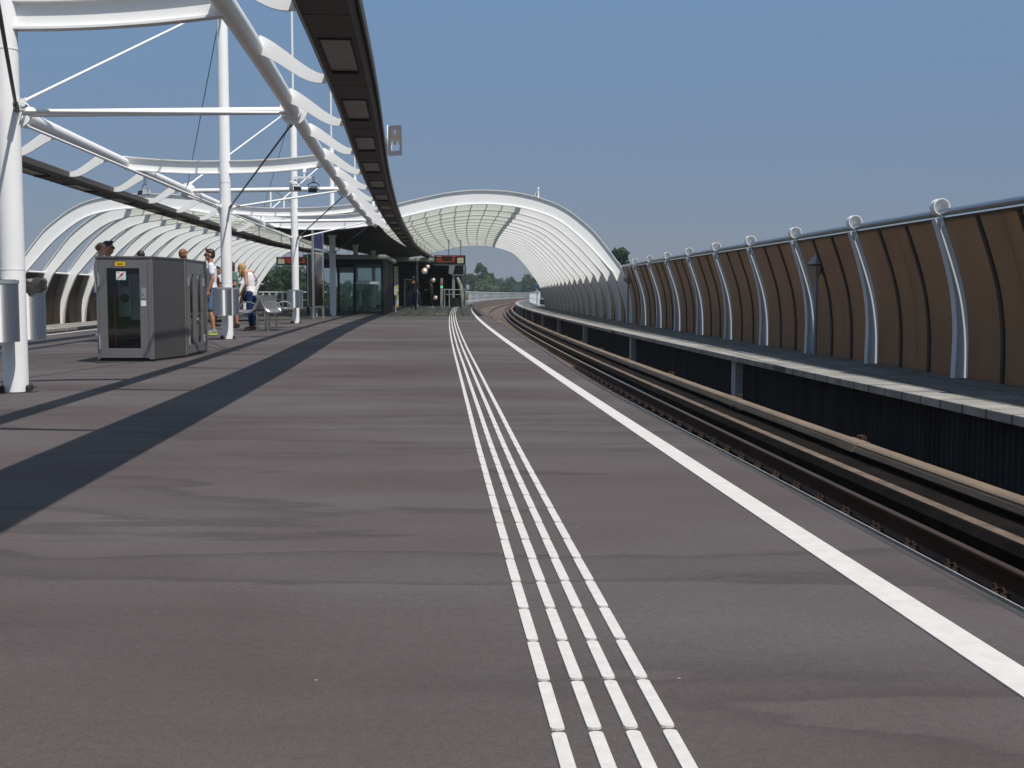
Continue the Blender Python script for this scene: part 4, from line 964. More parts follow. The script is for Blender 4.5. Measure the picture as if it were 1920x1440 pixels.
# glass shelter
gx1 = -5.50; gy0 = 50.4; gy1 = 57.5; gx0 = -8.70
sh = thing('glass_shelter', 'dark framed glass shelter with a pale flat roof slab under the station roof', 'shelter', (gx1, gy0, 0))
part(lambda p: p.box(gx0-.1, gx1+.22, gy0-.35, gy1+.3, 2.30, 2.50), 'roof', M['bslab'], sh, bevel=.06)
part(lambda p: p.box(gx0, gx1, gy0+.02, gy1, 2.10, 2.30), 'roof_beam', M['bwall'], sh)
for xx in (gx0, -8.05, -7.4, -6.72, gx1-.06):
    part(lambda p: p.box(xx, xx+.10, gy0, gy0+.1, 0, 2.1), 'post', M['black'], sh)
for a, e in ((gx0+.10, -8.05), (-6.62, gx1-.06)):
    part(lambda p: p.box(a, e, gy0+.04, gy0+.052, .06, 2.1), 'glass_pane', M['bglass'], sh)
part(lambda p: p.box(-6.62, gx1-.06, gy0+.036, gy0+.039, 1.27, 1.37), 'frosted_band', M['striw'], sh)
part(lambda p: [p.box(gx1, gx1+.06, gy0+.1+i*.9, gy0+.45+i*.9, 0, 2.28) for i in range(8)], 'side_slats', M['black'], sh)
part(lambda p: p.box(gx1-.03, gx1-.01, gy0, gy1, 0.05, 2.1), 'glass_pane', M['bglass'], sh)
part(lambda p: p.box(gx0, gx1-.1, gy1-.05, gy1, 0, 2.1), 'back_wall', M['bglass'], sh)
part(lambda p: p.box(-7.75, -6.95, 53.5, 53.56, 1.80, 2.05), 'white_light_panel', M['striw'], sh)
part(lambda p: p.box(-7.75, -6.95, 53.49, 53.57, 2.052, 2.10), 'blue_strip', M['blue'], sh)
for i in range(3):
    tg = thing('ticket_gate', ['leftmost', 'middle', 'rightmost'][i]+' glass ticket gate seen through the open front of the shelter', 'ticket gate', (-8.35+i*.47, 59, 0), group='glass ticket gates behind the shelter')
    part(lambda p: p.box(-8.40+i*.47, -8.32+i*.47, 59, 59.9, 0, 1.02), 'post', M['steel'], tg)
    part(lambda p: p.box(-8.32+i*.47, -8.02+i*.47, 59.3, 59.33, .12, 1.55), 'glass_wing', M['bglass'], tg)
sh.rotation_euler = (0, 0, .045)
# striped marker and bollard
sp0 = g(743, 577); st_ = thing('striped_marker', 'pale upright marker with a column of yellow blocks at the end of the shelter', 'marker', sp0)
part(lambda p: p.box(sp0.x-.12, sp0.x+.14, sp0.y, sp0.y+.05, .02, 2.55), 'board', M['striw'], st_)
part(lambda p: [p.box(sp0.x+.02, sp0.x+.138, sp0.y-.01, sp0.y-.002, z, z+.16) for z in (.05, .5, .86, 1.18, 1.50, 1.82, 2.1, 2.36)], 'yellow_blocks', M['striy'], st_)
bo = g(741.5, 585.5); bl_ = thing('bollard', 'short steel bollard in front of the striped marker', 'bollard', bo)
part(lambda p: p.cyl(bo, .05, 0, .80, 16), 'post', M['steel'], bl_, smooth=True); part(lambda p: p.cyl(bo, .11, .004, .02, 16), 'foot', M['galv'], bl_)
# hall building further on
hx0, hx1, hy = -8.6, -3.55, 81.5
hall = thing('station_hall', 'dark station hall building under the roof with a pale curved roof edge', 'building', (-5.5, hy, 0))
part(lambda p: (p.box(hx0, hx0+.2, hy, 92, 0, 3.0), p.box(hx1-.1, hx1, hy+1.5, 92, 0, 3.0), p.box(hx0+.2, hx1-.1, 91.8, 92, 0, 3.0), p.box(hx0, -6.8, hy+1.8, hy+2.0, 0, 3.0)), 'wall', M['bwall'], hall)
part(lambda p: p.box(hx0+.2, hx1-.1, hy+.05, 91.8, 2.78, 2.98), 'ceiling', M['bwall'], hall)
def hr(p):
    pts = [(hx0-.6, hy-1.2), (-7.3, hy-1.9), (-6.4, hy-1.5), (-5.6, hy-.4), (-4.9, hy+1.6), (-4.4, hy+4), (-4.4, 92.4), (hx0-.6, 92.4)]
    p.prism(pts, 3.02, 3.30)
part(hr, 'roof', M['bslab'], hall, bevel=.08)
part(lambda p: (p.cyl((-6.42, hy-1.0), .07, 0, 3.02, 12)), 'column', M['greyc'], hall, smooth=True)
dr = part(lambda p: (p.box(-7.55, -7.49, hy+1.70, hy+1.78, 0, 1.9), p.box(-7.0, -6.94, hy+1.70, hy+1.78, 0, 1.9), p.box(-7.49, -7.0, hy+1.70, hy+1.78, 1.84, 1.9)), 'door', M['whitec'], hall)
part(lambda p: p.box(-7.49, -7.0, hy+1.72, hy+1.74, 0, 1.84), 'door_glass', M['bglass'], dr)
part(lambda p: [p.tube([W(78+0*i, 0, 0)]*0 or [(-3.45, hy-.3, 0), (-3.43, hy-.3, .8), (-3.52, hy-.3, 1.4), (-3.75, hy-.3, 1.98)], .13, 10, radii=[.12, .13, .13, .10]) for i in range(1)], 'curved_end_panel', M['cream'], hall, smooth=True)
# globe lamps
for i, (x, y, Y, r) in enumerate([(796, 508, 77.5, .20), (802, 500, 79.5, .15), (806, 495, 82, .12), (812.5, 525, 84, .165), (816.5, 558, 85, .165)]):
    c = at(x, y, Y); lab = ['largest glowing globe lamp, lowest of the three below the gutter end', 'middle glowing globe lamp of the three below the gutter end', 'smallest glowing globe lamp at the end of the gutter', 'glowing globe lamp behind the head of the person in white shoes', 'lowest glowing globe lamp near the floor of the dark hall'][i]
    t = thing('globe_lamp', lab, 'lamp', c, group='globe lamps in the station hall')
    part(lambda p: p.sphere(c, r, 16, 10), 'globe', M['globe'], t, smooth=True)
    part(lambda p: p.sphere((c.x+r*.2, c.y-r*.6, c.z+r*.2), r*.48, 10, 6), 'bulb', M['globe2'], t, smooth=True)
    if i != 4: part(lambda p: p.tube([(c.x, c.y, c.z+r), (c.x, c.y, 2.9)], .008, 5), 'cord', M['black'], t)
    else: part(lambda p: p.tube([(c.x, c.y, 0.0), (c.x, c.y, c.z-r)], .012, 5), 'stand', M['black'], t)
# ticket reader post with green light, railing
rp = g(828, 577); rt = thing('reader_post', 'slim grey card reader post with a green light', 'card reader', rp)
part(lambda p: p.box(rp.x-.08, rp.x+.08, rp.y, rp.y+.12, 0, 1.82), 'post', M['greyc'], rt, bevel=.02)
part(lambda p: p.box(rp.x-.035, rp.x+.05, rp.y-.012, rp.y-.002, 1.22, 1.32), 'green_light', M['green'], rt); part(lambda p: p.box(rp.x-.05, rp.x+.06, rp.y-.01, rp.y-.002, 1.42, 1.54), 'card_pad', M['stick_r'], rt)
ry = rp.y; rx0, rx1 = (832-960)/FPX*ry, (873-960)/FPX*ry
hr_ = thing('handrail', 'grey metal handrail at the end of the paving beside the card reader', 'railing', (rx0, ry, 0))
part(lambda p: (p.tube([(rx0, ry, 1.12), (rx1, ry, 1.10)], .03, 8), p.tube([(rx0, ry, .82), (rx1, ry, .80)], .02, 8)), 'rail', M['greyc'], hr_, smooth=True)
for xx in (rx0+.06, rx0+.35, rx1-.2, rx1): part(lambda p: p.cyl((xx, ry), .035, 0, 1.12, 8), 'post', M['greyc'], hr_, smooth=True)
part(lambda p: p.box(rx0+.4, rx0+1.1, ry+.03, ry+.05, .05, .62), 'infill_panel', M['bwall'], hr_)
# monitor post
mpz = g(850.5, 575.2); mt = thing('monitor_post', 'grey post carrying a large dark boxed monitor', 'monitor', mpz)
part(lambda p: (p.box(mpz.x-.09, mpz.x+.09, mpz.y, mpz.y+.12, .08, 2.15), p.tube([(mpz.x, mpz.y+.06, 0), (mpz.x, mpz.y+.06, .10)], .2, 14, radii=[.26, .12])), 'post', M['galv'], mt)
c = at(857, 506.5, mpz.y); 
part(lambda p: (p.hexa([(c.x-.56, c.y-.05, c.z-.22), (c.x-.28, c.y-.1, c.z-.30), (c.x-.28, c.y+.4, c.z-.30), (c.x-.56, c.y+.4, c.z-.22), (c.x-.52, c.y-.05, c.z+.36), (c.x-.1, c.y-.1, c.z+.36), (c.x-.1, c.y+.4, c.z+.36), (c.x-.52, c.y+.4, c.z+.36)]), p.box(c.x-.29, c.x+.46, c.y-.1, c.y+.38, c.z-.345, c.z-.295), p.box(c.x+.42, c.x+.48, c.y-.1, c.y+.38, c.z-.29, c.z+.36)), 'hood', M['galv'], mt)
part(lambda p: p.box(c.x-.27, c.x+.42, c.y-.05, c.y+.36, c.z-.29, c.z+.36), 'screen', M['screen'], mt)
# departure boards
def board(px0, px1, py0, py1, Y, clock_right, label):
    a = at(px0, py1, Y); e = at(px1, py0, Y); w = e.x-a.x; h = e.z-a.z
    t = thing('departure_board', label, 'departure board', (a.x+w/2, Y, a.z), group='hanging departure boards')
    part(lambda p: p.box(a.x, e.x, Y, Y+.25, a.z, e.z), 'housing', M['black'], t, bevel=.02)
    part(lambda p: (p.box(a.x-.01, e.x+.01, Y-.02, Y+.26, a.z-.04, a.z-.005)), 'bottom_trim', M['tube'], t)
    part(lambda p: p.box(a.x+.04*w, e.x-.05*w, Y-.008, Y-.002, a.z+.78*h, a.z+.95*h), 'red_header', M['redb'], t)
    def wr(p):
        rnd = random.Random(3)
        x = a.x+.07*w
        for k in range(6): p.box(x+k*.026*w, x+k*.026*w+.017*w, Y-.014, Y-.010, a.z+.84*h, a.z+.89*h)
        for k in range(3): p.box(a.x+.60*w+k*.026*w, a.x+.60*w+k*.026*w+.017*w, Y-.014, Y-.010, a.z+.84*h, a.z+.89*h)
    part(wr, 'header_text', M['stick_w'], t)
    cx0 = a.x+(.74*w if clock_right else .06*w); tx = a.x+(.06*w if clock_right else .31*w)
    def txt(p):
        rnd = random.Random(5); 
        for zf, segs in ((.60, ((0, .2), (.52, .62))), (.45, ((0, .2), (.50, .62))), (.27, ((0, .62),))):
            for s0, s1 in segs:
                x = tx+s0*w
                while x < tx+s1*w-.02*w:
                    ww = rnd.uniform(.010, .024)*w; p.box(x, x+ww, Y-.012, Y-.004, a.z+zf*h, a.z+(zf+.075)*h); x += ww+.006*w
    part(txt, 'led_text', M['orange'], t)
    ck = part(lambda p: p.box(cx0, cx0+.2*w, Y-.012, Y-.004, a.z+.15*h, a.z+.72*h), 'clock', M['clockf'], t)
    ccx = cx0+.1*w; ccz = a.z+.44*h
    part(lambda p: (p.plate([(ccx-.012, Y-.015, ccz), (ccx+.012, Y-.015, ccz), (ccx+.05, Y-.015, ccz+.13)], (0, .004, 0)), p.plate([(ccx-.012, Y-.017, ccz), (ccx+.012, Y-.017, ccz), (ccx-.04, Y-.017, ccz-.14)], (0, .004, 0))), 'clock_hands', M['clockh'], ck)
    for f in (.46, .85):
        x = a.x+w*f; part(lambda p: (p.tube([(x, Y+.12, e.z), (x, Y+.12, e.z+.85)], .03, 8), p.box(x-.07, x+.07, Y+.06, Y+.18, e.z+.85, e.z+.88)), 'hanger', M['galv'], t)
    return t
board(814.5, 872.5, 478.5, 496, 68, True, 'departure board with clock above the monitor post over the right of the platform')
board(518, 577, 481.5, 497, 84, False, 'departure board with clock hanging behind the third column over the left of the platform')

# ================================================================== TRACKSIDE SIGNS
def lozenge(px_, pz, s, u, h, label, blue=False):
    c = W(s, u, ZW); t = thing('track_sign', label, 'track sign', c, group='signs on poles along the right-hand walkway')
    part(lambda p: (p.cyl(c, .032, ZW, ZW+h-.05, 12), p.box(c.x-.13, c.x+.13, c.y-.10, c.y+.10, ZW+.001, ZW+.012)), 'pole', M['poleg'], t, smooth=True)
    z = ZW+h
    def head(p):
        R = .178; Hh = .235; zc = z-.05
        n = [Vector((c.x+R*math.cos(a), c.y-.03+R*.75*math.sin(a), zc)) for a in [math.radians(q) for q in (0, 70, 110, 180, 250, 290)]]
        top = Vector((c.x, c.y-.03, zc+Hh)); bot = Vector((c.x, c.y-.03, zc-Hh)); m = len(n)
        p.add([v+Vector((0, 0, .018)) for v in n]+[top], [(i, (i+1) % m, m) for i in range(m)]+[tuple(reversed(range(m)))])
        p.add([v-Vector((0, 0, .018)) for v in n]+[bot], [((i+1) % m, i, m) for i in range(m)]+[tuple(range(m))])
    part(head, 'double_pyramid_head', M['signb'], t)
    part(lambda p: p.tube([(c.x-.2, c.y-.03, z-.05), (c.x+.2, c.y-.03, z-.05)], .014, 8), 'crosspiece', M['galv'], t)
    return t
q = g(1538, 667, ZW); lozenge(0, 0, q.y-.14, uw(q.y)-.33, 1.62, 'double pyramid shaped grey sign on a pole in front of the nearer barrier panels')
q = g(1171.5, 605, ZW); lozenge(0, 0, 43.2, uw(43)-.32, 1.66, 'double pyramid shaped grey sign on a pole by the foot of the first arch')
c = g(1007, 573, ZW); t = thing('signal_sign', 'blue diamond plate over a grey one on a pole at the far walkway end', 'track sign', c)
part(lambda p: p.cyl(c, .05, ZW, ZW+2.2, 8), 'pole', M['greyc'], t)
dia = lambda p, x, z, r, th, y: p.plate([(x-r, y, z), (x, y, z-r), (x+r, y, z), (x, y, z+r)], (0, th, 0))
zb_ = at(1006.5, 537, c.y).z; zg_ = at(1006.5, 547.5, c.y).z
part(lambda p: dia(p, c.x, zb_, .19, .04, c.y-.08), 'blue_plate', M['bluesig'], t); part(lambda p: dia(p, c.x, zg_, .22, .04, c.y-.09), 'grey_plate', M['greyc'], t)

# ================================================================== WHITE RAILINGS
def railing(name_label, pts, h, step, cat='railing', mid=(.5,), pw=.03, panels=0, maxn=95):
    t = thing('railing', name_label, cat, pts[0])
    P = [Vector(p) for p in pts]; L = [0]
    for a, e in zip(P, P[1:]): L.append(L[-1]+(e-a).length)
    def atl(l):
        for i in range(len(P)-1):
            if l <= L[i+1]: f = (l-L[i])/(L[i+1]-L[i]); return P[i]+(P[i+1]-P[i])*f, (P[i+1]-P[i]).normalized()
        return P[-1], (P[-1]-P[-2]).normalized()
    part(lambda p: p.tube([q+Vector((0, 0, h)) for q in P], .045, 8), 'top_rail', M['whitef'], t, smooth=True)
    for m in mid: part(lambda p: p.tube([q+Vector((0, 0, h*m)) for q in P], .015, 6), 'mid_rail', M['whitef'], t)
    part(lambda p: p.tube([q+Vector((0, 0, .06)) for q in P], .03, 6), 'bottom_rail', M['whitef'], t)
    n = int(L[-1]/step)
    for i in range(min(n+1, maxn)):
        q, d = atl(i*step); nn = Vector((-d.y, d.x, 0))
        part(lambda p: p.obox(q+Vector((0, 0, h/2)), d, nn, (0, 0, 1), pw, .03, h/2), 'post', M['whitef'], t)
    return t
railing('long white railing on the left of the bending track beyond the platform', [W(s, -4.9 if s > 100 else -4.9-(100-s)*.02, -.2) for s in range(98, 420, 6)], 1.30, 3.3, mid=(.5,), pw=.11, maxn=100)
railing('white railing on the outer side of the right walkway beyond the arches', [W(s, 3.1, ZW) for s in range(106, 260, 6)], 1.25, 1.7, mid=(.5,), pw=.05)
railing('white railing across the left side beyond the benches', [(-19.4, 86, -.25), (-13.2, 84.5, -.25)], 1.22, .50, mid=(.55,), pw=.055)
b = MB(); b.rect(94, 430, 2, -5.2, -3.6, ZSLAB, -.2); struct(b.build('path', M['walk']))
b = MB(); b.rect(93.9, 430, 2, -3.6, -3.5, ZSLAB, -.22); struct(b.build('path_side', M['wallc']))
nb = g(874, 566.5, -.05); t = thing('notice_board', 'small pale notice with a red block on the start of the white railing', 'notice', (nb.x, 99, 0))
c1 = at(868.5, 566, 97.5); c2 = at(879.5, 548, 97.5)
part(lambda p: p.box(c1.x+.15, c2.x, 97.5, 97.53, c1.z+.1, c2.z), 'board', M['clockh' if 0 else 'cream'], t); part(lambda p: p.box(c1.x+.15, c2.x-.08, 97.48, 97.495, c1.z+.22, c1.z+.36), 'red_block', M['stick_r'], t)
part(lambda p: p.cyl((c1.x+.25, 97.56), .02, -.2, c2.z-.1, 6), 'post', M['greyc'], t)
# concrete blocks in the track bend
for (x, y, lab) in ((932.5, 603.0, 'pale square concrete block between the rails below the white line end'), (918, 594, 'small brown concrete block between the rails by the platform edge')):
    c = g(x, y, ZSLAB+.3); b = MB(); b.box(c.x-.22, c.x+.22, c.y-.3, c.y+.3, ZSLAB, ZSLAB+.32); tag(b.build('concrete_block', M['coping'], bevel=.02), lab, 'concrete block')

# ================================================================== PEOPLE
SK = pbr('skin_light', (.50, .27, .19), .55, 0, .06, 8); SKD = pbr('skin_tanned', (.42, .20, .12), .55, 0, .06, 8)
def cloth(name, c, var=.14): return pbr(name, c, .85, 0, var, 14, .5, 22, spec=.2)
def wear(parent, name, blobs, mat, voxel=.012, smooth_it=3):
    b = MB()
    for q in blobs:
        if q[0] == 'c':     # chain of (point, radius)
            pr = q[1]
            for (p0, r0), (p1, r1) in zip(pr, pr[1:]):
                p0, p1 = Vector(p0), Vector(p1); b.tube([p0, p1], r0, 12, radii=[r0, r1])
            for p0, r0 in pr: b.sphere(p0, r0, 12, 8)
        elif q[0] == 'e': b.sphere(q[1], 1.0, 16, 12, sx=q[2][0], sy=q[2][1], sz=q[2][2])
        elif q[0] == 'l':   # loft of rings (centre, rx, ry)
            n = 18; vs = []
            for c, rx, ry in q[1]: vs += [(c[0]+rx*math.cos(2*math.pi*i/n), c[1]+ry*math.sin(2*math.pi*i/n), c[2]) for i in range(n)]
            m = len(q[1]); fs = [(j*n+i, j*n+(i+1) % n, (j+1)*n+(i+1) % n, (j+1)*n+i) for j in range(m-1) for i in range(n)]
            fs += [tuple(reversed(range(n))), tuple((m-1)*n+i for i in range(n))]; b.add(vs, fs)
    R = root_of(parent).matrix_basis
    b.v = [tuple(R @ Vector(v)) for v in b.v]
    o = b.build(name, mat, parent, smooth=False)
    m = o.modifiers.new('remesh', 'REMESH'); m.mode = 'VOXEL'; m.voxel_size = voxel; m.use_smooth_shade = True
    m = o.modifiers.new('smooth', 'SMOOTH'); m.factor = .5; m.iterations = smooth_it
    return o
def hand(blobs, wrist, d, side, curl=.5, up=None):
    """palm and five fingers; d = pointing direction"""
    d = Vector(d).normalized(); w = Vector(wrist); x = Vector(side).normalized(); n = d.cross(x).normalized()
    blobs.append(('c', [(w, .024), (w+d*.05, .026), (w+d*.085, .024)])); 
    for i, (off, L_) in enumerate(((-.030, .062), (-.010, .072), (.010, .070), (.029, .055))):
        a = w+d*.085+x*off; m = a+d*L_*.5+n*L_*.12*curl*2; e = m+(d*(1-curl)+n*curl).normalized()*L_*.5
        blobs.append(('c', [(a, .0105), (m, .0095), (e, .008)]))
    a = w+d*.035-x*.028; blobs.append(('c', [(a, .013), (a+d*.03-x*.03, .011), (a+d*.06-x*.035+n*.01, .009)]))
def person(x, y, rz, H, label, sk, hair, hairlen='short', top=None, sleeve='short', low=None, lowlen='short', shoes=None, pose='stand', z=0.0, fem=False, bald=False, extra=None, voxel=.012, phone=False):
    t = thing('person', label, 'person', (x, y, z), rz, None); k = H/1.77
    V3 = lambda a, b_, c: Vector((a*k, b_*k, c*k))      # figure faces local +Y
    lean_ = {'stand': 0.0, 'bow': .10, 'walk': .03, 'phone': .04}[pose]
    hd = {'stand': (0, .02, 1.645), 'bow': (0, .25, 1.52), 'walk': (0, .06, 1.64), 'phone': (0, .10, 1.62)}[pose]
    neck = V3(0, lean_*.8, 1.46); head = V3(*hd); sw = .165 if fem else .19; hw = .105 if fem else .095
    sh = {q: V3(q*sw, lean_*.7, 1.43) for q in (-1, 1)}; hip = {q: V3(q*hw, 0, .90) for q in (-1, 1)}
    step = {'walk': .22}.get(pose, .0)
    knee = {q: V3(q*(hw+.005), .03+q*step*.5, .49) for q in (-1, 1)}; ank = {q: V3(q*(hw+.02), -.03+q*step, .085+(.05 if (pose == 'walk' and q < 0) else 0)) for q in (-1, 1)}
    if pose in ('stand',):
        elb = {q: V3(q*(sw+.06), -.03, 1.14) for q in (-1, 1)}; wri = {q: V3(q*(sw+.05), .06, .90) for q in (-1, 1)}
    elif pose == 'walk':
        elb = {q: V3(q*(sw+.08), -q*.10, 1.15) for q in (-1, 1)}; wri = {q: V3(q*(sw+.09), -q*.10+.12, .93) for q in (-1, 1)}
    else:
        elb = {q: V3(q*(sw+.05), .0+lean_*.5, 1.13) for q in (-1, 1)}; wri = {q: V3(q*(.10 if pose == 'phone' else .17), .27+lean_*.5 if pose == 'phone' else .18, 1.12 if pose == 'phone' else .95) for q in (-1, 1)}
    B = []
    tz = .90 if fem else .85
    tr = [(V3(0, 0, .86), .155*k, .115*k), (V3(0, 0, .95), (.165 if fem else .155)*k, .115*k), (V3(0, lean_*.2, 1.08), (.125 if fem else .14)*k, .095*k), (V3(0, lean_*.5, 1.25), .15*k, .11*k), (V3(0, lean_*.7, 1.38), (.155 if fem else .175)*k, .10*k), (V3(0, lean_*.8, 1.45), .09*k, .07*k)]
    B.append(('l', tr))
    B.append(('c', [(neck-V3(0, 0, .05), .060*k), ((neck+head)/2, .053*k), (head-V3(0, 0, .04), .055*k)]))
    B.append(('e', head+V3(0, -.005, .03), (.078*k, .095*k, .098*k))); B.append(('e', head+V3(0, .03, -.045), (.058*k, .062*k, .068*k)))
    B.append(('c', [(head+V3(0, .090, .025), .010*k), (head+V3(0, .112, -.008), .015*k)])); B.append(('c', [(head+V3(-.02, .088, -.045), .010*k), (head+V3(.02, .088, -.045), .010*k)]))
    for q in (-1, 1): B.append(('e', head+V3(q*.080, -.005, 0), (.012*k, .022*k, .032*k)))
    for q in (-1, 1):
        B.append(('c', [(hip[q], .088*k), ((hip[q]+knee[q])/2, .074*k), (knee[q], .053*k), (knee[q]*.62+ank[q]*.38+V3(0, -.015, 0), .056*k), (ank[q]+V3(0, 0, .06), .036*k), (ank[q], .036*k)]))
        B.append(('c', [(ank[q]+V3(0, -.02, -.04), .036*k), (ank[q]+V3(q*.01, .12, -.055), .030*k)]))
        B.append(('c', [(sh[q], .052*k), (sh[q]*.5+elb[q]*.5, .045*k), (elb[q], .038*k), (elb[q]*.6+wri[q]*.4, .037*k), (wri[q], .024*k)]))
        hand(B, wri[q], (wri[q]-elb[q]), (0, 1, 0) if pose in ('stand', 'walk') else (q, 0, .3), .5)
    body = wear(t, 'body', B, sk, min(voxel, .010), 2)
    # eyes
    eb = MB()
    for q in (-1, 1): eb.sphere(root_of(t).matrix_basis @ (head+V3(q*.030, .083, .018)), .010*k, 8, 6)
    eb.build('eyes', M['clockh'], body, smooth=True)
    if top:
        A = [('l', [(c-V3(0, 0, .02 if i == 0 else 0), rx+.016*k, ry+.016*k) for i, (c, rx, ry) in enumerate(tr[:-1])]+[(tr[-1][0]-V3(0, 0, .01), tr[-1][1]*.8+.01, tr[-1][2]+.006)])]
        for q in (-1, 1):
            if sleeve == 'short': A.append(('c', [(sh[q], .066*k), (sh[q]*.45+elb[q]*.55, .062*k)]))
            elif sleeve == 'long': A.append(('c', [(sh[q], .07*k), (elb[q], .058*k), (wri[q]+(elb[q]-wri[q])*.12, .044*k)]))
            else: A.append(('c', [(sh[q]*.8+V3(0, 0, .27), .028*k), (sh[q]*.72+V3(0, 0, .33), .03*k)]))
        wear(t, 'top', A, top)
    if low:
        A = [('l', [(V3(0, 0, .80), .15*k, .115*k), (V3(0, 0, .88), .172*k, .128*k), (V3(0, 0, .97), (.166 if fem else .160)*k, .122*k), (V3(0, .0, 1.02), .148*k, .112*k)])]
        for q in (-1, 1):
            if lowlen == 'short': A.append(('c', [(hip[q], .10*k), (hip[q]*.5+knee[q]*.5, .094*k), (hip[q]*.12+knee[q]*.88, .082*k)]))
            elif lowlen == 'long': A.append(('c', [(hip[q], .098*k), (hip[q]*.5+knee[q]*.5, .083*k), (knee[q], .065*k), (knee[q]*.62+ank[q]*.38+V3(0, -.015, 0), .068*k), (ank[q]+V3(0, 0, .03), .054*k)]))
        wear(t, 'trousers' if lowlen == 'long' else 'shorts', A, low)
    if shoes:
        for q in (-1, 1):
            a = ank[q]; wear(t, 'shoe', [('c', [(a+V3(0, -.03, -.03), .045*k), (a+V3(q*.006, .06, -.045), .042*k), (a+V3(q*.012, .145, -.055), .033*k)]), ('c', [(a+V3(0, 0, 0), .045*k), (a+V3(0, 0, .02), .043*k)])], shoes[0])
            if len(shoes) > 1:
                s_ = MB(); R = root_of(t).matrix_basis; s_.v = []
                pts = [(-.045, -.075), (.05, -.075), (.055, .08), (.03, .185), (-.02, .185), (-.045, .08)]
                lo = [R @ (a+V3(p[0]+q*.005, p[1], -.084)) for p in pts]; hi = [R @ (a+V3(p[0]+q*.005, p[1], -.062)) for p in pts]; n = 6
                s_.add(lo+hi, [tuple(reversed(range(n))), tuple(range(n, 2*n))]+[(i, (i+1) % n, (i+1) % n+n, i+n) for i in range(n)]); s_.build('sole', shoes[1], t)
    if hair is not None:
        A = []
        if hairlen == 'short': A = [('e', head+V3(0, -.018, .055), (.084*k, .098*k, .085*k)), ('e', head+V3(0, -.055, .0), (.074*k, .058*k, .075*k)), ('c', [(head+V3(-.04, .06, .115), .028*k), (head+V3(.04, .06, .115), .028*k)])]
        elif hairlen == 'crop': A = [('e', head+V3(0, -.012, .045), (.0835*k, .098*k, .088*k)), ('e', head+V3(0, -.04, .0), (.076*k, .064*k, .07*k))]
        elif hairlen == 'fringe': A = [('e', head+V3(0, -.025, .03), (.0835*k, .09*k, .072*k))]
        elif hairlen == 'bun': A = [('e', head+V3(0, -.018, .05), (.084*k, .098*k, .083*k)), ('e', head+V3(0, -.06, .11), (.045*k, .045*k, .045*k))]
        else:
            A = [('e', head+V3(0, -.012, .05), (.092*k, .105*k, .09*k))]
            for q in (-1, 1):
                A += [('c', [(head+V3(q*.065, -.01, .03), .034*k), (head+V3(q*.075, .01, -.08), .034*k), (head+V3(q*.07, .03, -.18), .028*k), (head+V3(q*.06, .05, -.24), .014*k)]), ('c', [(head+V3(q*.04, -.06, .02), .052*k), (head+V3(q*.045, -.07, -.10), .042*k), (head+V3(q*.045, -.05, -.19), .026*k)])]
        hm_ = hair; wear(t, 'hair', A, hm_, .012, 1)
    if extra: extra(t, V3, dict(head=head, neck=neck, sh=sh, elb=elb, wri=wri, hip=hip, k=k))
    return t
hb = pbr('hair_dark_brown', (.028, .016, .011), .5, 0, .4, 40, .6, 60); hbl = pbr('hair_blonde', (.42, .25, .09), .5, 0, .45, 30, .6, 50, stretch=(4, 4, .6)); hgi = pbr('hair_ginger', (.20, .09, .035), .6, 0, .3, 40, .5, 60); hre = pbr('hair_auburn', (.07, .022, .014), .5, 0, .4, 40, .6, 60)
def glasses(t, V3, J):
    b = MB(); R = t.matrix_basis; h = J['head']
    for q in (-1, 1): b.sphere(R @ (h+V3(q*.033, .092, .018)), .021, 8, 6)
    b.tube([R @ (h+V3(-.08, .0, .02)), R @ (h+V3(-.07, .08, .02)), R @ (h+V3(.07, .08, .02)), R @ (h+V3(.08, 0, .02))], .005, 5); b.build('sunglasses', M['black'], t, smooth=True)
def handbag(t, V3, J):
    R = t.matrix_basis; b = MB()
    b.tube([R @ (J['sh'][1]+V3(-.02, .03, .03)), R @ V3(.13, .13, 1.25), R @ V3(.19, .17, .98)], .012, 6); b.tube([R @ (J['sh'][1]+V3(-.02, -.03, .03)), R @ V3(.15, -.10, 1.2), R @ V3(.20, .05, .98)], .012, 6)
    b.build('bag_strap', cloth('strap_brown', (.16, .09, .05)), t)
    wear(t, 'handbag', [('e', V3(.20, .19, .82), (.06, .14, .17))], cloth('bag_brown', (.05, .028, .018)), .015)
def phone(t, V3, J):
    R = t.matrix_basis; b = MB(); c = (J['wri'][1]+J['wri'][-1])/2+V3(0, .08, .04); b.obox(R @ c, R.to_3x3() @ Vector((1, 0, 0)), R.to_3x3() @ Vector((0, .7, .7)), R.to_3x3() @ Vector((0, -.7, .7)), .035, .065, .005); b.build('phone', M['black'], t)
def stick(t, V3, J):
    R = t.matrix_basis; b = MB(); a = J['wri'][1]; b.tube([R @ (a+V3(.02, .02, 0)), R @ V3(.40, -.05, .02)], .012, 6); b.build('walking_stick', M['steel'], t)
def stripes(t, V3, J): pass
RZ = lambda deg: math.radians(deg)
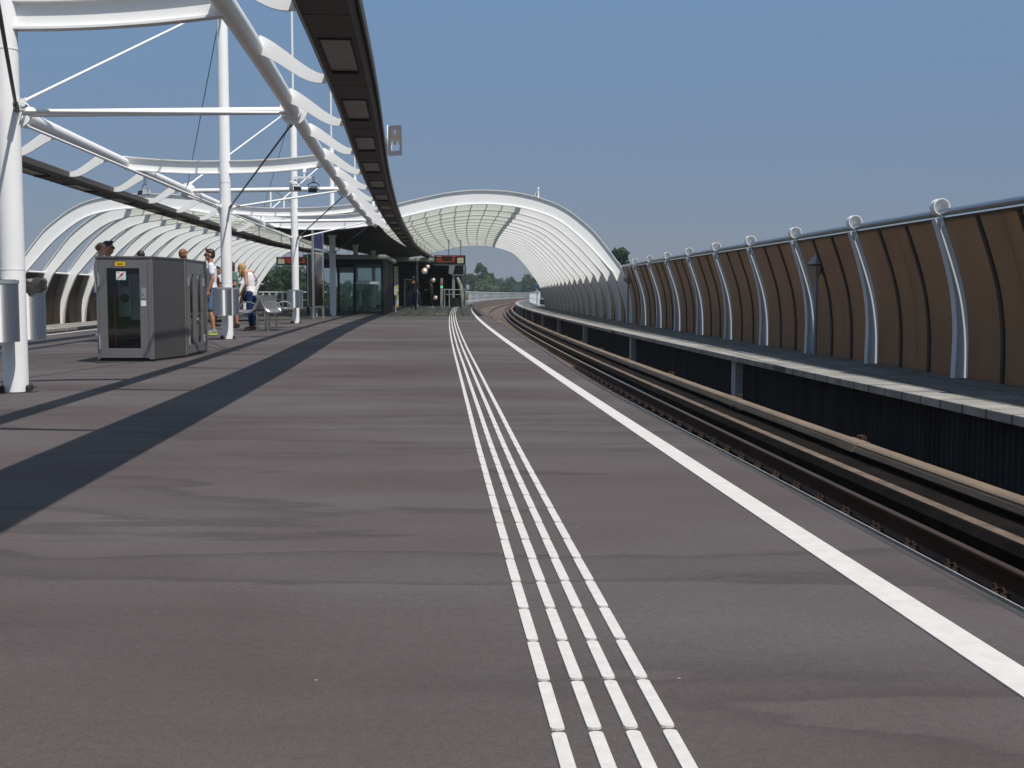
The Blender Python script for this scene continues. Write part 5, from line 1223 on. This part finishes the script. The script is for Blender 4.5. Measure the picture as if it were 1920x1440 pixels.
# facing: rz 0 looks to +Y (away); +90 looks to -X (left in the picture); -90 to the right
white_t = cloth('white_cotton', (.70, .74, .80), .05); denim = cloth('light_denim', (.10, .16, .24), .3); denimd = cloth('dark_denim', (.012, .035, .10), .25)
p0 = g(396, 627); person(p0.x+.02, p0.y, RZ(105), 1.79, 'person in white T-shirt and denim shorts standing right behind the grey cabinet', SKD, hb, 'short', white_t, 'short', denim, 'short', (cloth('shoe_grey', (.22, .23, .24)), cloth('lime_sole', (.55, .75, .08))), extra=lambda t, V3, J: glasses(t, V3, J))
p0 = g(468, 617.5); person(p0.x+.06, p0.y, RZ(80), 1.70, 'blonde person in white sleeveless top and jeans bowing the head beside the bench', SK, hbl, 'long', cloth('white_top', (.72, .70, .69), .08), 'none', denimd, 'long', (cloth('sandal', (.22, .13, .07)), cloth('sandal_sole', (.30, .20, .12))), pose='bow', fem=True, extra=handbag)
p0 = g(443, 615); person(p0.x-.02, p0.y, RZ(110), 1.68, 'person with auburn hair and green top looking down, mostly behind the second column', SKD, hre, 'long', cloth('green_top', (.11, .19, .17)), 'short', cloth('rose_skirt', (.20, .10, .10)), 'short', (cloth('shoe_black', (.02, .02, .02)),), pose='phone', fem=True, extra=phone)
p0 = g(415, 613); person(p0.x-.30, p0.y+.6, RZ(-80), 1.60, 'person holding a pale phone between the white shirt and the second column', SKD, hb, 'crop', cloth('dark_red_top', (.07, .02, .02)), 'short', cloth('black_trousers', (.02, .02, .025)), 'long', (cloth('shoe_dark', (.02, .02, .02)),), pose='phone', fem=True, extra=phone)
p0 = g(182, 636, 0); person(p0.x+.0, p0.y+.3, RZ(-60), 1.83, 'balding person in pale grey T-shirt and blue shorts at the left side of the cabinet', SK, hgi, 'fringe', cloth('grey_t', (.62, .55, .55), .08), 'short', cloth('blue_shorts', (.05, .14, .32)), 'short', (cloth('pale_shoe', (.42, .48, .55)),), voxel=.012)
person(p0.x-.02, p0.y+.75, RZ(-70), 1.87, 'dark-haired person with sunglasses behind the left end of the cabinet', SKD, hb, 'short', cloth('black_shirt', (.02, .02, .02)), 'short', cloth('navy_shorts', (.02, .03, .06)), 'short', (cloth('shoe_b', (.03, .03, .03)),), extra=glasses)
person((268-960)/FPX*24.2, 24.2, RZ(40), 1.73, 'brown-haired person whose head shows above the middle of the cabinet', SKD, hb, 'crop', cloth('dark_green_shirt', (.03, .05, .04)), 'short', cloth('grey_shorts', (.08, .08, .08)), 'short', (cloth('shoe_c', (.03, .03, .03)),))
person((346-960)/FPX*24.6, 24.6, RZ(-20), 1.78, 'person with short ginger hair behind the right end of the cabinet', SK, hgi, 'crop', cloth('beige_shirt', (.25, .2, .15)), 'short', cloth('olive_shorts', (.06, .07, .04)), 'short', (cloth('shoe_d', (.03, .03, .03)),))
p0 = g(776, 580.5); person(p0.x, p0.y, RZ(10), 1.80, 'person in black jacket and jeans walking away with a stick towards the hall', SKD, hb, 'short', cloth('black_jacket', (.012, .012, .015)), 'long', denimd, 'long', (cloth('shoe_e', (.02, .02, .02)),), pose='walk', extra=stick, voxel=.016)
p0 = g(807, 578); person(p0.x, p0.y+1.0, RZ(80), 1.72, 'person in dark clothes and pale blue shoes standing in the hall entrance', SKD, hb, 'long', cloth('dark_coat', (.03, .028, .02)), 'long', cloth('black_leggings', (.008, .008, .01)), 'long', (cloth('pale_blue_shoe', (.35, .5, .65)),), pose='phone', fem=True, voxel=.016)

# ================================================================== TREES
def tree(x, y, top, rx, label, mat, kind='round', n=2600, leaf=.28, z0=-7, seed=1, group='trees beyond the station'):
    rnd = random.Random(seed); t = thing('tree', label, 'tree', (x, y, z0), group=group); H = top-z0
    b = MB(); b.tube([(x, y, z0), (x+.1, y, z0+H*.35), (x, y, z0+H*.8)], .3, 8, radii=[.32, .22, .06])
    for i in range(6):
        a = rnd.uniform(0, 6.28); h = z0+H*rnd.uniform(.3, .6); b.tube([(x, y, h), (x+rx*.6*math.cos(a), y+rx*.6*math.sin(a), h+H*.2)], .08, 5, radii=[.10, .03])
    b.build('trunk', M['bark'], t)
    cl = []
    for i in range(26 if kind == 'round' else 34):
        f = rnd.random()
        if kind == 'round':
            a = rnd.uniform(0, 6.28); zc = z0+H*(.28+.62*f); w = rx*math.sqrt(max(.05, 1-((f-.42)/.62)**2))*rnd.uniform(.35, .85); rr = rx*rnd.uniform(.25, .42)
        else:
            a = rnd.uniform(0, 6.28); zc = z0+H*(.2+.76*f); w = rx*(1-f**1.6)*rnd.uniform(.4, .9); rr = rx*rnd.uniform(.22, .38)*(1.1-f*.7)
        cl.append((x+w*math.cos(a), y+w*math.sin(a), min(zc, top-rr*.8), rr))
    vs = []; fs = []
    per = n//len(cl)
    for cx, cy, cz, rr in cl:
        for j in range(per):
            d = Vector((rnd.gauss(0, 1), rnd.gauss(0, 1), rnd.gauss(0, 1))).normalized(); q = Vector((cx, cy, cz))+d*rr*(rnd.uniform(.3, 1.0)**.5)*Vector((1, 1, .85)).z
            nn = (d+Vector((rnd.uniform(-1, 1), rnd.uniform(-1, 1), rnd.uniform(-1, 1)))*.8).normalized(); a1 = nn.orthogonal().normalized(); a2 = nn.cross(a1); s = leaf*rnd.uniform(.5, 1.2); o = len(vs)
            ang = rnd.uniform(0, 6.28); e1 = a1*math.cos(ang)+a2*math.sin(ang); e2 = nn.cross(e1)
            vs += [q+e1*s, q+e2*s*.6, q-e1*s, q-e2*s*.6]; fs.append((o, o+1, o+2, o+3))
    me = MB(); me.add(vs, fs); me.build('crown', mat, t, fix=False)
    return t
def leaf_of(Y): return .32 if Y < 200 else (.75 if Y < 500 else 1.1)
def tp(px_, py, Y): q = at(px_, py, Y); return q.x, q.z
for i, (px_, py, Y, rx, mat, kind, lab) in enumerate([
    (901, 491, 400, 6.8, 'leafpale', 'tall', 'tallest pointed pale green tree right of the monitor post'),
    (882, 510, 395, 6, 'leafpale', 'tall', 'pale green tree just left of the tallest one beside the departure board'),
    (921, 513, 405, 6.5, 'leafpale', 'tall', 'pale green tree sloping down right of the tallest one'),
    (908, 524, 392, 6, 'leafpale', 'round', 'low pale green tree in front of the tallest one'),
    (944, 521, 620, 12, 'leaffar', 'round', 'bluish far tree in the gap left of the dark round trees'),
    (930, 528, 600, 12, 'leaffar', 'round', 'bluish far low tree right behind the pale pointed trees'),
    (975, 519, 430, 9.0, 'leafdark', 'round', 'dark green round tree under the far opening of the arches'),
    (998, 514, 425, 8.0, 'leafdark', 'round', 'dark green round tree cut off by the right arch leg'),
    (957, 532, 440, 8.0, 'leafdark', 'round', 'low dark green tree behind the middle of the white railing'),
    (1160, 453, 150, 3.0, 'leafdark', 'round', 'round green tree top showing above the right noise barrier'),
    (1190, 487, 165, 2.2, 'leafdark', 'round', 'small tree top just right of the one above the noise barrier'),
    (500, 500, 170, 4.4, 'leafdark', 'round', 'large green tree left of the departure board behind the left arches'),
    (530, 488, 175, 5.0, 'leafdark', 'round', 'large green tree below the left departure board'),
    (560, 496, 172, 4.4, 'leafdark', 'round', 'large green tree beside the third column above the white railing'),
    (473, 520, 180, 4.4, 'leafdark', 'round', 'green tree behind the left arch legs'),
    (600, 505, 190, 5.0, 'leafdark', 'round', 'green tree seen through the glass of the shelter')]):
    x, z = tp(px_, py, Y); tree(x, Y, z, rx, lab, M[mat], kind, 3600, leaf_of(Y), seed=i+3)
# distant wood that reads as one mass
rnd = random.Random(5); vs = []; fs = []
for i in range(9000):
    a = rnd.uniform(-.55, .3); R = rnd.uniform(340, 380); x = R*math.sin(a); y = R*math.cos(a); top = 1.0+2.0*math.sin(a*37)+1.5*math.sin(a*91+1)
    z = rnd.uniform(-7, top); s = rnd.uniform(.6, 1.3); o = len(vs); th = rnd.uniform(0, 6.28)
    ux = Vector((math.cos(th), math.sin(th)*.5, rnd.uniform(-.6, .6))); uz = Vector((rnd.uniform(-.5, .5), rnd.uniform(-.5, .5), 1)); q = Vector((x, y, z)); vs += [q+ux*s, q+uz*s, q-ux*s, q-uz*s]; fs.append((o, o+1, o+2, o+3))
b = MB(); b.add(vs, fs); wd = b.build('wood', M['leaffar'], fix=False); wd['kind'] = 'stuff'; wd['label'] = 'distant belt of trees along the horizon'

# ================================================================== HAZE
b = MB(); b.box(-700, 700, -60, 760, -8, 14); hz = b.build('haze', M['black'])
hm2 = bpy.data.materials.new('summer_haze'); hm2.use_nodes = True; t_ = hm2.node_tree; t_.nodes.clear()
o_ = t_.nodes.new('ShaderNodeOutputMaterial'); v_ = t_.nodes.new('ShaderNodeVolumePrincipled'); v_.inputs['Color'].default_value = (.80, .88, 1, 1)
v_.inputs['Density'].default_value = .00030; t_.links.new(v_.outputs[0], o_.inputs['Volume'])
hz.data.materials.clear(); hz.data.materials.append(hm2); hz['kind'] = 'stuff'; hz['label'] = 'thin summer haze softening the far trees'
